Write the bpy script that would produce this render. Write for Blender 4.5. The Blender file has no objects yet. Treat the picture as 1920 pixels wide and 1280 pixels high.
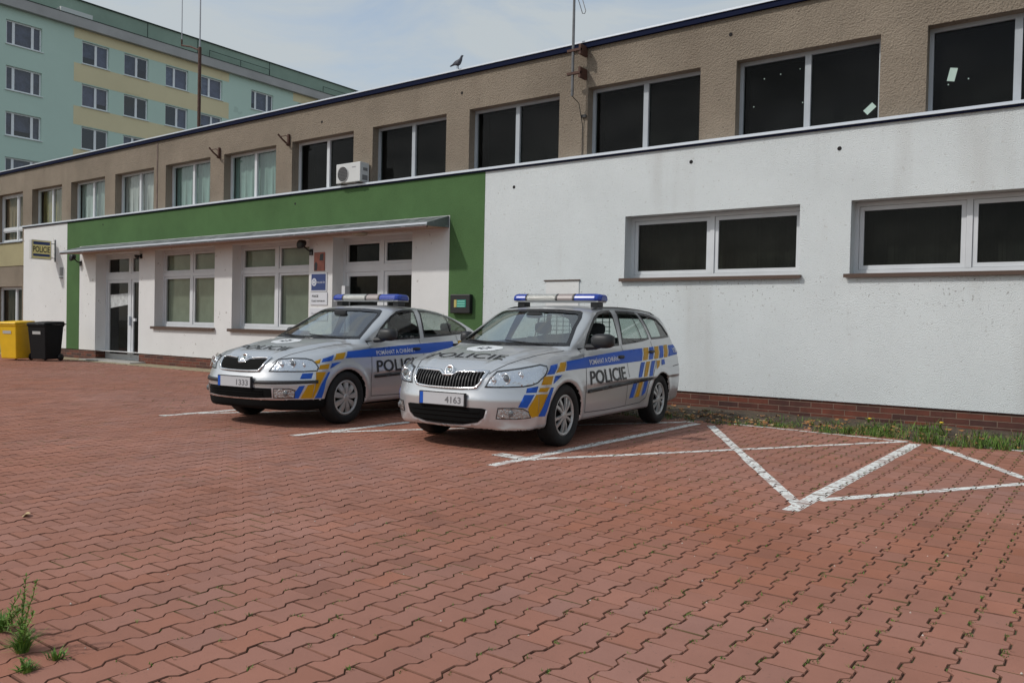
import bpy, bmesh, math, random
import numpy as np
from mathutils import Vector, Matrix
from mathutils.bvhtree import BVHTree
from mathutils.geometry import delaunay_2d_cdt
random.seed(7); RNG=np.random.default_rng(7)
SC=bpy.context.scene; COL=SC.collection; R=math.radians

# ---------------------------------------------------------------- camera
cam=bpy.data.cameras.new('camera'); camo=bpy.data.objects.new('camera',cam); COL.objects.link(camo)
cam.sensor_width=36; cam.lens=1525/1920*36; cam.clip_start=.05; cam.clip_end=2000
RX=np.array([[0.80378537,0.02802163,-0.59425909],[0.59455044,-0.00266224,0.80405391],[0.02094884,-0.99960377,-0.01880014]])
camo.matrix_world=Matrix(((RX[0][0],-RX[0][1],-RX[0][2],0),(RX[1][0],-RX[1][1],-RX[1][2],0),(RX[2][0],-RX[2][1],-RX[2][2],1.203),(0,0,0,1)))
SC.camera=camo
# ---------------------------------------------------------------- sky and sun
SUN=Vector((-.75,-1.0,1.2)).normalized()
w=bpy.data.worlds.new('World'); SC.world=w; w.use_nodes=True
nt=w.node_tree; nt.nodes.clear(); N=nt.nodes.new; L=nt.links.new
sky=N('ShaderNodeTexSky'); sky.sky_type='NISHITA'; sky.sun_disc=False
sky.sun_elevation=math.asin(SUN.z); sky.sun_rotation=math.atan2(SUN.x,SUN.y); sky.air_density=1.2; sky.dust_density=2.2; sky.ozone_density=1.0
tc=N('ShaderNodeTexCoord'); mp=N('ShaderNodeMapping'); mp.inputs['Scale'].default_value=(1,1,3.2)
n1=N('ShaderNodeTexNoise'); n1.inputs['Scale'].default_value=3.4; n1.inputs['Detail'].default_value=9; n1.inputs['Roughness'].default_value=.6; n1.inputs['Distortion'].default_value=.6
cr=N('ShaderNodeValToRGB'); cr.color_ramp.elements[0].position=.38; cr.color_ramp.elements[1].position=.60
cr.color_ramp.elements[0].color=(.45,.45,.45,1); cr.color_ramp.elements[1].color=(.97,.97,.97,1)
cl=N('ShaderNodeRGB'); cl.outputs[0].default_value=(3.15,3.45,3.62,1)
mx=N('ShaderNodeMix'); mx.data_type='RGBA'
bg=N('ShaderNodeBackground'); bg.inputs['Strength'].default_value=.142; out=N('ShaderNodeOutputWorld')
L(tc.outputs['Generated'],mp.inputs[0]); L(mp.outputs[0],n1.inputs['Vector']); L(n1.outputs['Fac'],cr.inputs[0])
L(cr.outputs[0],mx.inputs[0]); L(sky.outputs[0],mx.inputs[6]); L(cl.outputs[0],mx.inputs[7]); L(mx.outputs[2],bg.inputs[0]); L(bg.outputs[0],out.inputs[0])
sl=bpy.data.lights.new('sun','SUN'); sl.energy=1.8; sl.angle=R(2.4); sl.color=(1,.965,.92)
so=bpy.data.objects.new('sun',sl); COL.objects.link(so); so.rotation_euler=SUN.to_track_quat('Z','Y').to_euler()
SC.view_settings.view_transform='Standard'; SC.view_settings.look='None'; SC.view_settings.exposure=0.19; SC.view_settings.gamma=1

# ---------------------------------------------------------------- materials
def srgb(r,g,b):
    f=lambda v:(v/255/12.92) if v/255<=.04045 else ((v/255+.055)/1.055)**2.4
    return (f(r),f(g),f(b),1)
MATS={}
def mat(name,col=(.5,.5,.5,1),rough=.6,metal=0,noise=None,bump=None,spec=.5,coat=0,alpha=None,emit=None,speck=None,backdark=False,vcol=None,streak=None,zmask=None):
    """noise=(scale,amount) value variation, bump=(scale,strength,dist), speck=(scale,threshold,colour) small stains"""
    if name in MATS: return MATS[name]
    m=bpy.data.materials.new(name); m.use_nodes=True; nt=m.node_tree; b=nt.nodes['Principled BSDF']
    N=nt.nodes.new; L=nt.links.new
    b.inputs['Base Color'].default_value=col; b.inputs['Roughness'].default_value=rough; b.inputs['Metallic'].default_value=metal
    b.inputs['Specular IOR Level'].default_value=spec; b.inputs['Coat Weight'].default_value=coat; b.inputs['Coat Roughness'].default_value=.06
    tc=N('ShaderNodeTexCoord'); cs=None
    def rgb(c): n=N('ShaderNodeRGB'); n.outputs[0].default_value=c; return n.outputs[0]
    if vcol:
        a=N('ShaderNodeAttribute'); a.attribute_name=vcol; cs=a.outputs['Color']
    if noise:
        n=N('ShaderNodeTexNoise'); n.inputs['Scale'].default_value=noise[0]; n.inputs['Detail'].default_value=6; n.inputs['Roughness'].default_value=.65
        L(tc.outputs['Object'],n.inputs['Vector'])
        mr=N('ShaderNodeMapRange'); mr.inputs[1].default_value=.3; mr.inputs[2].default_value=.7; mr.inputs[3].default_value=1-noise[1]; mr.inputs[4].default_value=1+noise[1]
        L(n.outputs['Fac'],mr.inputs[0])
        h=N('ShaderNodeHueSaturation'); h.inputs['Color'].default_value=col
        if cs: L(cs,h.inputs['Color'])
        L(mr.outputs[0],h.inputs['Value']); cs=h.outputs[0]
    if streak:
        mp=N('ShaderNodeMapping'); mp.inputs['Scale'].default_value=(streak[0],streak[0],streak[0]*.12); L(tc.outputs['Object'],mp.inputs[0])
        n=N('ShaderNodeTexNoise'); n.inputs['Scale'].default_value=1; n.inputs['Detail'].default_value=5; L(mp.outputs[0],n.inputs['Vector'])
        cr=N('ShaderNodeValToRGB'); cr.color_ramp.elements[0].position=.55; cr.color_ramp.elements[1].position=.75
        cr.color_ramp.elements[0].color=(0,0,0,1); cr.color_ramp.elements[1].color=(streak[1],)*3+(1,); L(n.outputs['Fac'],cr.inputs[0])
        x=N('ShaderNodeMix'); x.data_type='RGBA'; L(cr.outputs[0],x.inputs[0]); x.inputs[6].default_value=col
        if cs: L(cs,x.inputs[6])
        x.inputs[7].default_value=streak[2]; cs=x.outputs[2]
    if speck:
        for k,(sc,th,scol,amt) in enumerate(speck):
            n=N('ShaderNodeTexNoise'); n.inputs['Scale'].default_value=sc; n.inputs['Detail'].default_value=2; L(tc.outputs['Object'],n.inputs['Vector'])
            cr=N('ShaderNodeValToRGB'); cr.color_ramp.elements[0].position=th; cr.color_ramp.elements[1].position=th+.04
            cr.color_ramp.elements[0].color=(0,0,0,1); cr.color_ramp.elements[1].color=(amt,amt,amt,1); L(n.outputs['Fac'],cr.inputs[0])
            fo=cr.outputs[0]
            if zmask and k==len(speck)-1:
                sz=N('ShaderNodeSeparateXYZ'); L(tc.outputs['Object'],sz.inputs[0]); zr=N('ShaderNodeValToRGB'); L(sz.outputs[2],zr.inputs[0]); zr.color_ramp.elements[0].position=0; zr.color_ramp.elements[0].color=(zmask[0],)*3+(1,); zr.color_ramp.elements[1].position=1; zr.color_ramp.elements[1].color=(0,0,0,1)
                mz=N('ShaderNodeMapRange'); mz.inputs[2].default_value=4; L(sz.outputs[2],mz.inputs[0]); L(mz.outputs[0],zr.inputs[0])
                for p_,v_ in zmask[1]: e_=zr.color_ramp.elements.new(p_/4); e_.color=(v_,v_,v_,1)
                mu=N('ShaderNodeMath'); mu.operation='MULTIPLY'; L(cr.outputs[0],mu.inputs[0]); L(zr.outputs[0],mu.inputs[1]); fo=mu.outputs[0]
            x=N('ShaderNodeMix'); x.data_type='RGBA'; L(fo,x.inputs[0]); x.inputs[6].default_value=col
            if cs: L(cs,x.inputs[6])
            x.inputs[7].default_value=scol; cs=x.outputs[2]
    if backdark:
        g=N('ShaderNodeNewGeometry'); x=N('ShaderNodeMix'); x.data_type='RGBA'; L(g.outputs['Backfacing'],x.inputs[0]); x.inputs[6].default_value=col
        if cs: L(cs,x.inputs[6])
        x.inputs[7].default_value=(.03,.03,.032,1); cs=x.outputs[2]
        y=N('ShaderNodeMath'); y.operation='SUBTRACT'; y.inputs[0].default_value=1; L(g.outputs['Backfacing'],y.inputs[1])
        z=N('ShaderNodeMath'); z.operation='MULTIPLY'; z.inputs[1].default_value=metal; L(y.outputs[0],z.inputs[0]); L(z.outputs[0],b.inputs['Metallic'])
    if cs: L(cs,b.inputs['Base Color'])
    if bump:
        n=N('ShaderNodeTexNoise'); n.inputs['Scale'].default_value=bump[0]; n.inputs['Detail'].default_value=4; L(tc.outputs['Object'],n.inputs['Vector'])
        bp=N('ShaderNodeBump'); bp.inputs['Strength'].default_value=bump[1]; bp.inputs['Distance'].default_value=bump[2]
        L(n.outputs['Fac'],bp.inputs['Height']); L(bp.outputs[0],b.inputs['Normal'])
    if alpha is not None: b.inputs['Alpha'].default_value=alpha
    if emit: b.inputs['Emission Color'].default_value=emit[0]; b.inputs['Emission Strength'].default_value=emit[1]
    MATS[name]=m; return m
def glassmat(name,tint=(.8,.9,.86,1),ior=1.45,rough=.02,gl=(1,1,1,1),sky_haze=0):
    if name in MATS: return MATS[name]
    m=bpy.data.materials.new(name); m.use_nodes=True; nt=m.node_tree; nt.nodes.clear(); N=nt.nodes.new; L=nt.links.new
    o=N('ShaderNodeOutputMaterial'); t=N('ShaderNodeBsdfTransparent'); t.inputs[0].default_value=tint
    g=N('ShaderNodeBsdfGlossy'); g.inputs['Roughness'].default_value=rough; g.inputs[0].default_value=gl
    f=N('ShaderNodeFresnel'); f.inputs[0].default_value=ior; x=N('ShaderNodeMixShader')
    geo=N('ShaderNodeNewGeometry')
    # keep the Fresnel of a thin pane the same from both sides
    d=N('ShaderNodeVectorMath'); d.operation='DOT_PRODUCT'; L(geo.outputs['Incoming'],d.inputs[0]); L(geo.outputs['Normal'],d.inputs[1])
    a=N('ShaderNodeMath'); a.operation='ABSOLUTE'; L(d.outputs['Value'],a.inputs[0])
    s=N('ShaderNodeMath'); s.operation='SUBTRACT'; s.inputs[0].default_value=1; L(a.outputs[0],s.inputs[1])
    p=N('ShaderNodeMath'); p.operation='POWER'; L(s.outputs[0],p.inputs[0]); p.inputs[1].default_value=5
    f0=((ior-1)/(ior+1))**2*1.8
    mm=N('ShaderNodeMath'); mm.operation='MULTIPLY_ADD'; L(p.outputs[0],mm.inputs[0]); mm.inputs[1].default_value=1-f0; mm.inputs[2].default_value=f0
    L(mm.outputs[0],x.inputs[0]); L(t.outputs[0],x.inputs[1]); L(g.outputs[0],x.inputs[2]); L(x.outputs[0],o.inputs[0])
    if sky_haze:  # diffuse dusty film painted in for the sky gradient the panes reflect
        tc=N('ShaderNodeTexCoord'); n=N('ShaderNodeTexNoise'); n.inputs['Scale'].default_value=1.7; n.inputs['Detail'].default_value=8; L(tc.outputs['Object'],n.inputs['Vector'])
        mr=N('ShaderNodeMapRange'); mr.inputs[1].default_value=.35; mr.inputs[2].default_value=.75; mr.inputs[3].default_value=sky_haze*.15; mr.inputs[4].default_value=sky_haze; L(n.outputs['Fac'],mr.inputs[0])
        df=N('ShaderNodeBsdfDiffuse'); df.inputs[0].default_value=(.30,.30,.28,1); x2=N('ShaderNodeMixShader'); L(mr.outputs[0],x2.inputs[0]); L(x.outputs[0],x2.inputs[1]); L(df.outputs[0],x2.inputs[2]); L(x2.outputs[0],o.inputs[0])
    nt.nodes.remove(f); MATS[name]=m; return m

# ---------------------------------------------------------------- object helpers
def link(o,parent=None):
    COL.objects.link(o)
    if parent: o.parent=parent
    return o
def tag(o,label=None,cat=None,group=None,kind=None):
    if label: o['label']=label
    if cat: o['category']=cat
    if group: o['group']=group
    if kind: o['kind']=kind
    return o
def empty(name,loc=(0,0,0),rz=0,label=None,cat=None,group=None):
    o=bpy.data.objects.new(name,None); COL.objects.link(o); o.location=loc; o.rotation_euler=(0,0,rz); o.empty_display_size=.2
    return tag(o,label,cat,group)
class MB:
    def __init__(s): s.v=[];s.f=[];s.m=[]
    def add(s,vs,fs,mi=0):
        n=len(s.v); s.v+= [tuple(v) for v in vs]; s.f+=[tuple(i+n for i in f) for f in fs]; s.m+=[mi]*len(fs); return s
    def box(s,a,b,mi=0):
        x0,y0,z0=[min(p,q) for p,q in zip(a,b)]; x1,y1,z1=[max(p,q) for p,q in zip(a,b)]
        return s.add([(x0,y0,z0),(x1,y0,z0),(x1,y1,z0),(x0,y1,z0),(x0,y0,z1),(x1,y0,z1),(x1,y1,z1),(x0,y1,z1)],
          [(0,3,2,1),(4,5,6,7),(0,1,5,4),(1,2,6,5),(2,3,7,6),(3,0,4,7)],mi)
    def quad(s,*p,mi=0): return s.add(p,[tuple(range(len(p)))],mi)
    def prism(s,poly,fn,t0,t1,mi=0):
        """poly: 2D points; fn(u,v,t)->3D"""
        n=len(poly); return s.add([fn(u,v,t0) for u,v in poly]+[fn(u,v,t1) for u,v in poly],
          [tuple(range(n))[::-1],tuple(range(n,2*n))]+[(i,(i+1)%n,n+(i+1)%n,n+i) for i in range(n)],mi)
    def tube(s,pts,r,n=8,mi=0,cap=True):
        pts=[Vector(p) for p in pts]; rs=r if isinstance(r,(list,tuple)) else [r]*len(pts); rings=[]
        up=None
        for i,p in enumerate(pts):
            d=((pts[min(i+1,len(pts)-1)]-pts[max(i-1,0)])).normalized()
            if up is None: up=Vector((0,0,1)) if abs(d.z)<.9 else Vector((1,0,0))
            a=d.cross(up).normalized(); b=a.cross(d).normalized(); up=b
            rings.append([p+a*math.cos(2*math.pi*k/n)*rs[i]+b*math.sin(2*math.pi*k/n)*rs[i] for k in range(n)])
        vs=[v for q in rings for v in q]; fs=[(i*n+k,i*n+(k+1)%n,(i+1)*n+(k+1)%n,(i+1)*n+k) for i in range(len(pts)-1) for k in range(n)]
        if cap: fs+=[tuple(range(n))[::-1],tuple((len(pts)-1)*n+k for k in range(n))]
        return s.add(vs,fs,mi)
    def lathe(s,prof,fn,n=32,mi=0,close=True):
        """prof: (r,h) list; fn(x,y,h)->3D"""
        m=len(prof); vs=[fn(r*math.cos(2*math.pi*k/n),r*math.sin(2*math.pi*k/n),h) for k in range(n) for r,h in prof]
        fs=[(k*m+i,((k+1)%n)*m+i,((k+1)%n)*m+i+1,k*m+i+1) for k in range(n) for i in range(m-1)]
        return s.add(vs,fs,mi)
    def build(s,name,mats,parent=None,smooth=False,bevel=0,loc=None):
        me=bpy.data.meshes.new(name); me.from_pydata(s.v,[],s.f); me.update()
        if not isinstance(mats,(list,tuple)): mats=[mats]
        for m in mats: me.materials.append(m)
        if any(s.m): me.polygons.foreach_set('material_index',s.m)
        if smooth: me.polygons.foreach_set('use_smooth',[True]*len(me.polygons))
        o=bpy.data.objects.new(name,me); link(o,parent)
        if loc: o.location=loc
        if bevel:
            b=o.modifiers.new('bevel','BEVEL'); b.width=bevel; b.segments=2; b.limit_method='ANGLE'; b.angle_limit=R(40)
        return o
def fixnormals(o):
    bm=bmesh.new(); bm.from_mesh(o.data); bmesh.ops.recalc_face_normals(bm,faces=bm.faces); bm.to_mesh(o.data); bm.free(); return o
def text_mesh(body,size=1,bold=0,align='CENTER',aspect=1,spacing=1):
    """2D triangles of a text: (verts Nx2, faces)"""
    c=bpy.data.curves.new('t','FONT'); c.body=body; c.size=size; c.offset=bold; c.align_x=align; c.align_y='CENTER'; c.space_character=spacing; c.resolution_u=3
    o=bpy.data.objects.new('t',c); COL.objects.link(o); bpy.context.view_layer.update()
    me=bpy.data.meshes.new_from_object(o.evaluated_get(bpy.context.evaluated_depsgraph_get()))
    bm=bmesh.new(); bm.from_mesh(me); bmesh.ops.triangulate(bm,faces=bm.faces)
    vs=[(v.co.x*aspect,v.co.y) for v in bm.verts]; fs=[tuple(v.index for v in f.verts) for f in bm.faces]
    bm.free(); bpy.data.objects.remove(o); bpy.data.curves.remove(c); bpy.data.meshes.remove(me)
    return vs,fs
def fit_text(body,w,h,bold=0):
    """text scaled to fill width w and height h, centred"""
    vs,fs=text_mesh(body,1,bold); a=np.array(vs); mn=a.min(0); mxx=a.max(0); s=(mxx-mn)
    a=(a-(mn+mxx)/2)/s*np.array([w,h]); return [tuple(p) for p in a],fs
def text_obj(name,body,w,h,fn,m,parent,bold=0):
    vs,fs=fit_text(body,w,h,bold); return MB().add([fn(u,v) for u,v in vs],fs).build(name,m,parent)
# ================================================================ GROUND
X_L,X_R=-37.0,5.0
PX,PL=.1385,.1930      # column pitch, unit length
def paver_poly(g):
    a=PL/2-g/2; w1=PX/2+.0125-g/2; w2=PX/2-.0125-g/2; t0=PL*.5*.37; t1=PL*.5*.63
    h=[(w2,t0),(w1,t1),(w1,a)]
    return [(w2,-t0),(w2,t0),(w1,t1),(w1,a),(-w1,a),(-w1,t1),(-w2,t0),(-w2,-t0),(-w1,-t1),(-w1,-a),(w1,-a),(w1,-t1)]
mpave=mat('paver_concrete',(.3,.14,.11,1),.88,noise=(1.1,.13),bump=(160,.5,.002),vcol='tone',spec=.25,speck=[(38,.67,(.16,.10,.075,1),.35),(300,.70,(.42,.30,.25,1),.45)])
def edge_y(x):   # ragged wall-side edge of the paving
    if x<-12.9: return 10.95
    return 10.28+.12*math.sin(x*1.7)+.07*math.sin(x*5.1)
cent=[]
i0=int(X_L/PX); i1=int(X_R/PX)
for i in range(i0,i1):
    x=i*PX+.046; off=.5*(i%2)
    for k in range(int(.2/PL),int(11.1/PL)):
        y=(k+off)*PL+.03
        if y<edge_y(x)-PL*.5:
            # keep what the camera (or one a step aside) can see
            cx_=RX[:,0]@[x,y,-1.2]; cz=RX[:,2]@[x,y,-1.2]
            if cz>.5 and abs(cx_)<cz*.63*1.35+.6: cent.append((x,y))
cent=np.array(cent); n=len(cent)
outer=np.array(paver_poly(.0048)); inner=np.array(paver_poly(.0048+.0068))
z=RNG.normal(0,.0010,n); tx=RNG.normal(0,.005,n); ty=RNG.normal(0,.005,n)
jx=RNG.normal(0,.0006,n); jy=RNG.normal(0,.0006,n)
def ring(poly,dz):
    P=np.zeros((n,12,3)); P[:,:,0]=cent[:,None,0]+poly[None,:,0]+jx[:,None]; P[:,:,1]=cent[:,None,1]+poly[None,:,1]+jy[:,None]
    P[:,:,2]=z[:,None]+tx[:,None]*poly[None,:,0]+ty[:,None]*poly[None,:,1]+dz; return P
A=ring(outer,-.020);B=ring(outer,-.0040);C=ring(inner,0.)
V=np.concatenate([A,B,C],1).reshape(-1,3)
base=(np.arange(n)*36)[:,None,None]
q1=np.array([[j,(j+1)%12,12+(j+1)%12,12+j] for j in range(12)]); q2=q1+12
Q=(base+np.concatenate([q1,q2])[None]).reshape(-1,4); T=(base[:,:,0]+np.arange(24,36)[None])
me=bpy.data.meshes.new('paving'); nl=len(Q)*4+n*12
me.vertices.add(len(V)); me.vertices.foreach_set('co',V.ravel())
me.loops.add(nl); me.loops.foreach_set('vertex_index',np.concatenate([Q.ravel(),T.ravel()]).astype(np.int32))
npoly=len(Q)+n; me.polygons.add(npoly)
st=np.concatenate([np.arange(len(Q))*4,len(Q)*4+np.arange(n)*12]).astype(np.int32)
me.polygons.foreach_set('loop_start',st); 
try: me.polygons.foreach_set('loop_total',np.concatenate([np.full(len(Q),4),np.full(n,12)]).astype(np.int32))
except Exception: pass
me.update(calc_edges=True); me.validate(); me.polygons.foreach_set('use_smooth',np.zeros(npoly,bool))
tone=np.ones((n,4)); cxs,cys=cent[:,0],cent[:,1]
lf=np.sin(cxs*.9+1.3*np.sin(cys*.7))*.5+np.sin(cys*1.7-cxs*.6+2)*.5+.4*np.sin(cxs*3.1+cys*2.3)
v=np.clip(RNG.normal(1,.034,n)+.03*lf,.76,1.18); v*=np.where(RNG.random(n)<.03,.86,1); hue=RNG.normal(0,.018,n)+.03*np.sin(cxs*.5+cys*1.1)+.03*lf
tone[:,0]=.315*v*(1-hue*.5); tone[:,1]=.144*v*(1+hue); tone[:,2]=.102*v*(1+hue*2.5)
at=me.color_attributes.new('tone','FLOAT_COLOR','POINT'); at.data.foreach_set('color',np.repeat(tone,36,0).ravel())
me.materials.append(mpave); me.materials.append(mat('paver_edge_dirt',(.185,.090,.064,1),.95,noise=(5,.45),speck=[(2.1,.58,(.07,.085,.03,1),.45)],spec=.1)); mi_=np.zeros(npoly,np.int32); mi_[:len(Q)]=1; me.polygons.foreach_set('material_index',mi_)
pav=bpy.data.objects.new('paving',me); link(pav); tag(pav,kind='structure',label='red interlocking concrete pavers of the car park')
# bedding sand and moss in the joints
msand=mat('joint_sand',(.080,.052,.036,1),.95,noise=(3,.4),speck=[(2.4,.50,(.055,.075,.02,1),.8)],bump=(90,.6,.01))
MB().box((X_L-60,-60,-.5),(60,11.62,-.0075)).build('ground',msand); bpy.data.objects['ground']['kind']='structure'
mfar=mat('far_ground',(.12,.11,.09,1),.9,noise=(.2,.3))
MB().quad((-600,-600,-.52),(600,-600,-.52),(600,600,-.52),(-600,600,-.52)).build('terrain',mfar)['kind']='structure'
# concrete strip along the entrance front, soil strip along the white wall
mkerb=mat('concrete_strip',srgb(150,138,112),.85,noise=(2.5,.14),bump=(60,.4,.004),speck=[(7,.62,(.09,.08,.05,1),.6)])
m_=MB()
x=-29.5
while x<-12.95:
    m_.box((x+.004,10.965,-.05),(min(x+.996,-12.95),11.60,.006+random.uniform(-.002,.002))); x+=1.0
m_.build('concrete_path_strip',mkerb,bevel=.004)['kind']='structure'
msoil=mat('soil',(.075,.055,.038,1),.97,noise=(2.5,.4),bump=(25,.9,.03),speck=[(14,.6,(.14,.09,.05,1),.6)])
gx=np.linspace(-12.94,5,260); gy=np.linspace(9.9,11.66,30); m_=MB()
hh=lambda x,y:-.011+max(0,(y-edge_y(x))/1.3)*.05+.012*math.sin(x*9+y*5)*math.sin(y*13-x*3)*min(1,max(0,(y-edge_y(x))/.2))
vs=[(x,y,hh(x,y)) for x in gx for y in gy]; ny=len(gy)
m_.add(vs,[(i*ny+j,(i+1)*ny+j,(i+1)*ny+j+1,i*ny+j+1) for i in range(len(gx)-1) for j in range(ny-1)])
m_.build('soil_strip',msoil,smooth=True)['kind']='structure'

# painted bay lines: clipped onto the pavers so the joints stay open
mline=mat('road_paint',(.74,.75,.72,1),.8,noise=(5,.10),speck=[(30,.57,(.32,.20,.17,1),.85),(5,.56,(.42,.33,.30,1),.65)],bump=(120,.4,.002))
def clip(poly,a,b):
    out=[]; nx,ny=-(b[1]-a[1]),b[0]-a[0]
    d=[(p[0]-a[0])*nx+(p[1]-a[1])*ny for p in poly]
    for i in range(len(poly)):
        p,q=poly[i],poly[(i+1)%len(poly)]; dp,dq=d[i],d[(i+1)%len(poly)]
        if dp>=0: out.append(p)
        if (dp>=0)!=(dq>=0): t=dp/(dp-dq); out.append((p[0]+(q[0]-p[0])*t,p[1]+(q[1]-p[1])*t))
    return out
topo=np.array(paver_poly(.0048+.0055))
def bay_line(p,q,wd=.115,wob=.006,lift=.0):
    p=np.array(p,float);q=np.array(q,float); L_=np.linalg.norm(q-p); d=(q-p)/L_; nrm=np.array([-d[1],d[0]])
    m_=MB(); k=max(1,int(L_/.5))
    for s in range(k):
        a=p+d*L_*s/k; b=p+d*L_*(s+1)/k; w0=wd/2+random.uniform(-wob,wob)
        quad=[tuple(a-nrm*w0),tuple(b-nrm*w0),tuple(b+nrm*w0),tuple(a+nrm*w0)]
        mid=(a+b)/2; near=np.where(np.abs((cent-mid)).max(1)<L_/k*.5+.25)[0]
        for i in near:
            cxy=cent[i]+[jx[i],jy[i]]; poly=[tuple(t+cxy) for t in topo]
            for e in range(4):
                poly=clip(poly,quad[e],quad[(e+1)%4])
                if len(poly)<3: break
            if len(poly)>=3:
                ar=.5*abs(sum(poly[j][0]*poly[(j+1)%len(poly)][1]-poly[(j+1)%len(poly)][0]*poly[j][1] for j in range(len(poly))))
                if ar>2e-5:
                    m_.add([(u,v_,z[i]+tx[i]*(u-cxy[0])+ty[i]*(v_-cxy[1])+.0012+lift) for u,v_ in poly],[tuple(range(len(poly)))])
    o=m_.build('bay_line',mline); o['kind']='structure'; return o
LX=[-9.47,-6.93,-4.28,-1.72,.86]
for k,xx in enumerate(LX): bay_line((xx,5.52),(xx,9.85))
for k in range(4):
    a,b=LX[k],LX[k+1]
    bay_line((a+.05,6.0),(b-.12,10.0),.085,lift=.0006)
    if k>=2: bay_line((b-.02,5.75),(a+.22,9.75),.095,lift=.0012)
for k in (2,3): bay_line((LX[k]+.25,10.14),(LX[k+1]-.1,9.98),.06,lift=.0018)
bay_line((-4.62,6.05),(-4.2,6.02),.16,lift=.0024)

# ---------------------------------------------------------------- vegetation
def leafmat(name,c,tr=.25): 
    m=mat(name,c,.6,noise=(9,.35),spec=.3); return m
mg=[leafmat('grass_green',(.11,.20,.03,1)),leafmat('grass_dry',(.20,.17,.06,1)),leafmat('grass_dark',(.035,.075,.015,1))]
def blade(m_,x,y,z,h,az,bend,wd,mi):
    dx,dy=math.cos(az),math.sin(az); px,py=-dy*wd/2,dx*wd/2
    p1=(x+dx*bend*.3,y+dy*bend*.3,z+h*.6); p2=(x+dx*bend,y+dy*bend,z+h)
    m_.add([(x-px,y-py,z),(x+px,y+py,z),(p1[0]+px*.8,p1[1]+py*.8,p1[2]),(p1[0]-px*.8,p1[1]-py*.8,p1[2]),p2],[(0,1,2,3),(3,2,4)],mi)
def tuft(m_,x,y,z,h,nb,r,green=.8):
    for _ in range(nb):
        a=random.uniform(0,6.28); rr=r*math.sqrt(random.random())
        mi=0 if random.random()<green else 1
        if random.random()<.25: mi=2
        blade(m_,x+rr*math.cos(a),y+rr*math.sin(a),z,h*random.uniform(.4,1),random.uniform(0,6.28),h*random.uniform(.1,.9),.004+h*.03,mi)
m_=MB()
for _ in range(3900):
    x=random.uniform(-6.6,4.5); dens=.35 if x<-3.4 else 1
    if random.random()>dens: continue
    yy=edge_y(x)+ (random.random()**1.6)*1.25-.25
    if yy>11.55: continue
    h=random.uniform(.03,.12)*(1.35 if x>-2.6 else .8)*(1.4 if random.random()<.15 else 1)
    clump=.5+.5*math.sin(x*3.1+yy*2)*math.sin(x*7.7)
    if random.random()>clump*1.15: continue
    tuft(m_,x,yy,-.01,h,7,.05,.45+.45*clump)
m_.build('wall_grass',mg); o=bpy.data.objects['wall_grass']; tag(o,'ragged green and dry grass growing along the brick plinth of the white wall','grass',kind='stuff')
# grass and moss in the open joints
m_=MB()
def jointpos():
    i=random.randrange(n); cx_,cy_=cent[i]; 
    return cx_+PX/2+random.choice((-.0125,.0125,0)),cy_+random.uniform(-.05,.05)
for _ in range(62000):
    x,y=jointpos()
    wgt=.03
    if x>-4.5: wgt=.16+.75*max(0,min(1,(x+3.6)/3))*(1 if y>2 else .5)
    if y>8.0: wgt+=.15
    if -14<x<-9 and y>6: wgt+=.10
    cl=math.sin(x*2.3+1)*math.sin(y*1.9+x)*.5+.5
    if random.random()<wgt*(.25+cl)*.55:
        tuft(m_,x,y,-.006,random.uniform(.009,.022),6,.013,.72)
m_.build('joint_grass',mg); tag(bpy.data.objects['joint_grass'],'small tufts of grass and moss sprouting from the paver joints','grass',kind='stuff')
# dry leaves
mleaf=mat('dry_leaf',(.34,.15,.05,1),.8,noise=(14,.45)); mleaf2=mat('pale_leaf',(.42,.30,.16,1),.8,noise=(14,.3))
def leaf(m_,x,y,z,s,mi=0):
    a=random.uniform(0,6.28); t=random.uniform(-.5,.5); c,sn=math.cos(a),math.sin(a)
    pts=[(-1,0),(-.45,.42),(.2,.5),(.75,.25),(1.1,0),(.7,-.3),(.1,-.5),(-.5,-.4)]
    vs=[(x+(u*c-v*sn)*s,y+(u*sn+v*c)*s,z+abs(u)*s*.35+v*s*t+.004+s*.12*math.sin(5*u+v)) for u,v in pts]+[(x,y,z+.006)]
    m_.add(vs,[(8,i,(i+1)%8) for i in range(8)],mi)
m_=MB()
for cxx,cyy,sx,sy,nn in [(-3.95,10.45,.5,.22,120),(-4.7,10.7,.45,.2,80),(-2.55,10.7,.25,.15,45),(-1.2,10.5,.5,.25,45),(-3.2,10.9,.9,.3,70),(-.3,10.9,.9,.35,60),(-5.6,10.9,.6,.3,60)]:
    for _ in range(nn):
        x,y=random.gauss(cxx,sx),random.gauss(cyy,sy)
        if y<11.5: leaf(m_,x,y,max(hh(x,y),-.004)+random.uniform(0,.02),random.uniform(.018,.045),1 if random.random()<.2 else 0)
m_.build('fallen_leaves',[mleaf,mleaf2]); tag(bpy.data.objects['fallen_leaves'],'brown dry leaves drifted against the wall beside the estate car','leaves',kind='stuff')
m_=MB(); leaf(m_,-5.22,2.19,.0,.045,1); tag(m_.build('fallen_leaf',[mleaf,mleaf2]),'single pale curled leaf lying alone on the open paving','leaf')
# crumbs and pebbles on the paving
mpeb=mat('pebble',(.55,.48,.42,1),.8); m_=MB()
for _ in range(170):
    x,y=random.uniform(-6,1.5),random.uniform(1,7); s=random.uniform(.0022,.006)
    m_.add([(x-s,y,0),(x,y-s,0),(x+s,y,0),(x,y+s,0),(x,y,s*1.2)],[(0,1,4),(1,2,4),(2,3,4),(3,0,4)])
m_.build('grit',mpeb); tag(bpy.data.objects['grit'],'scattered pale grit and crumbs on the red pavers','grit',kind='stuff')
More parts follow.
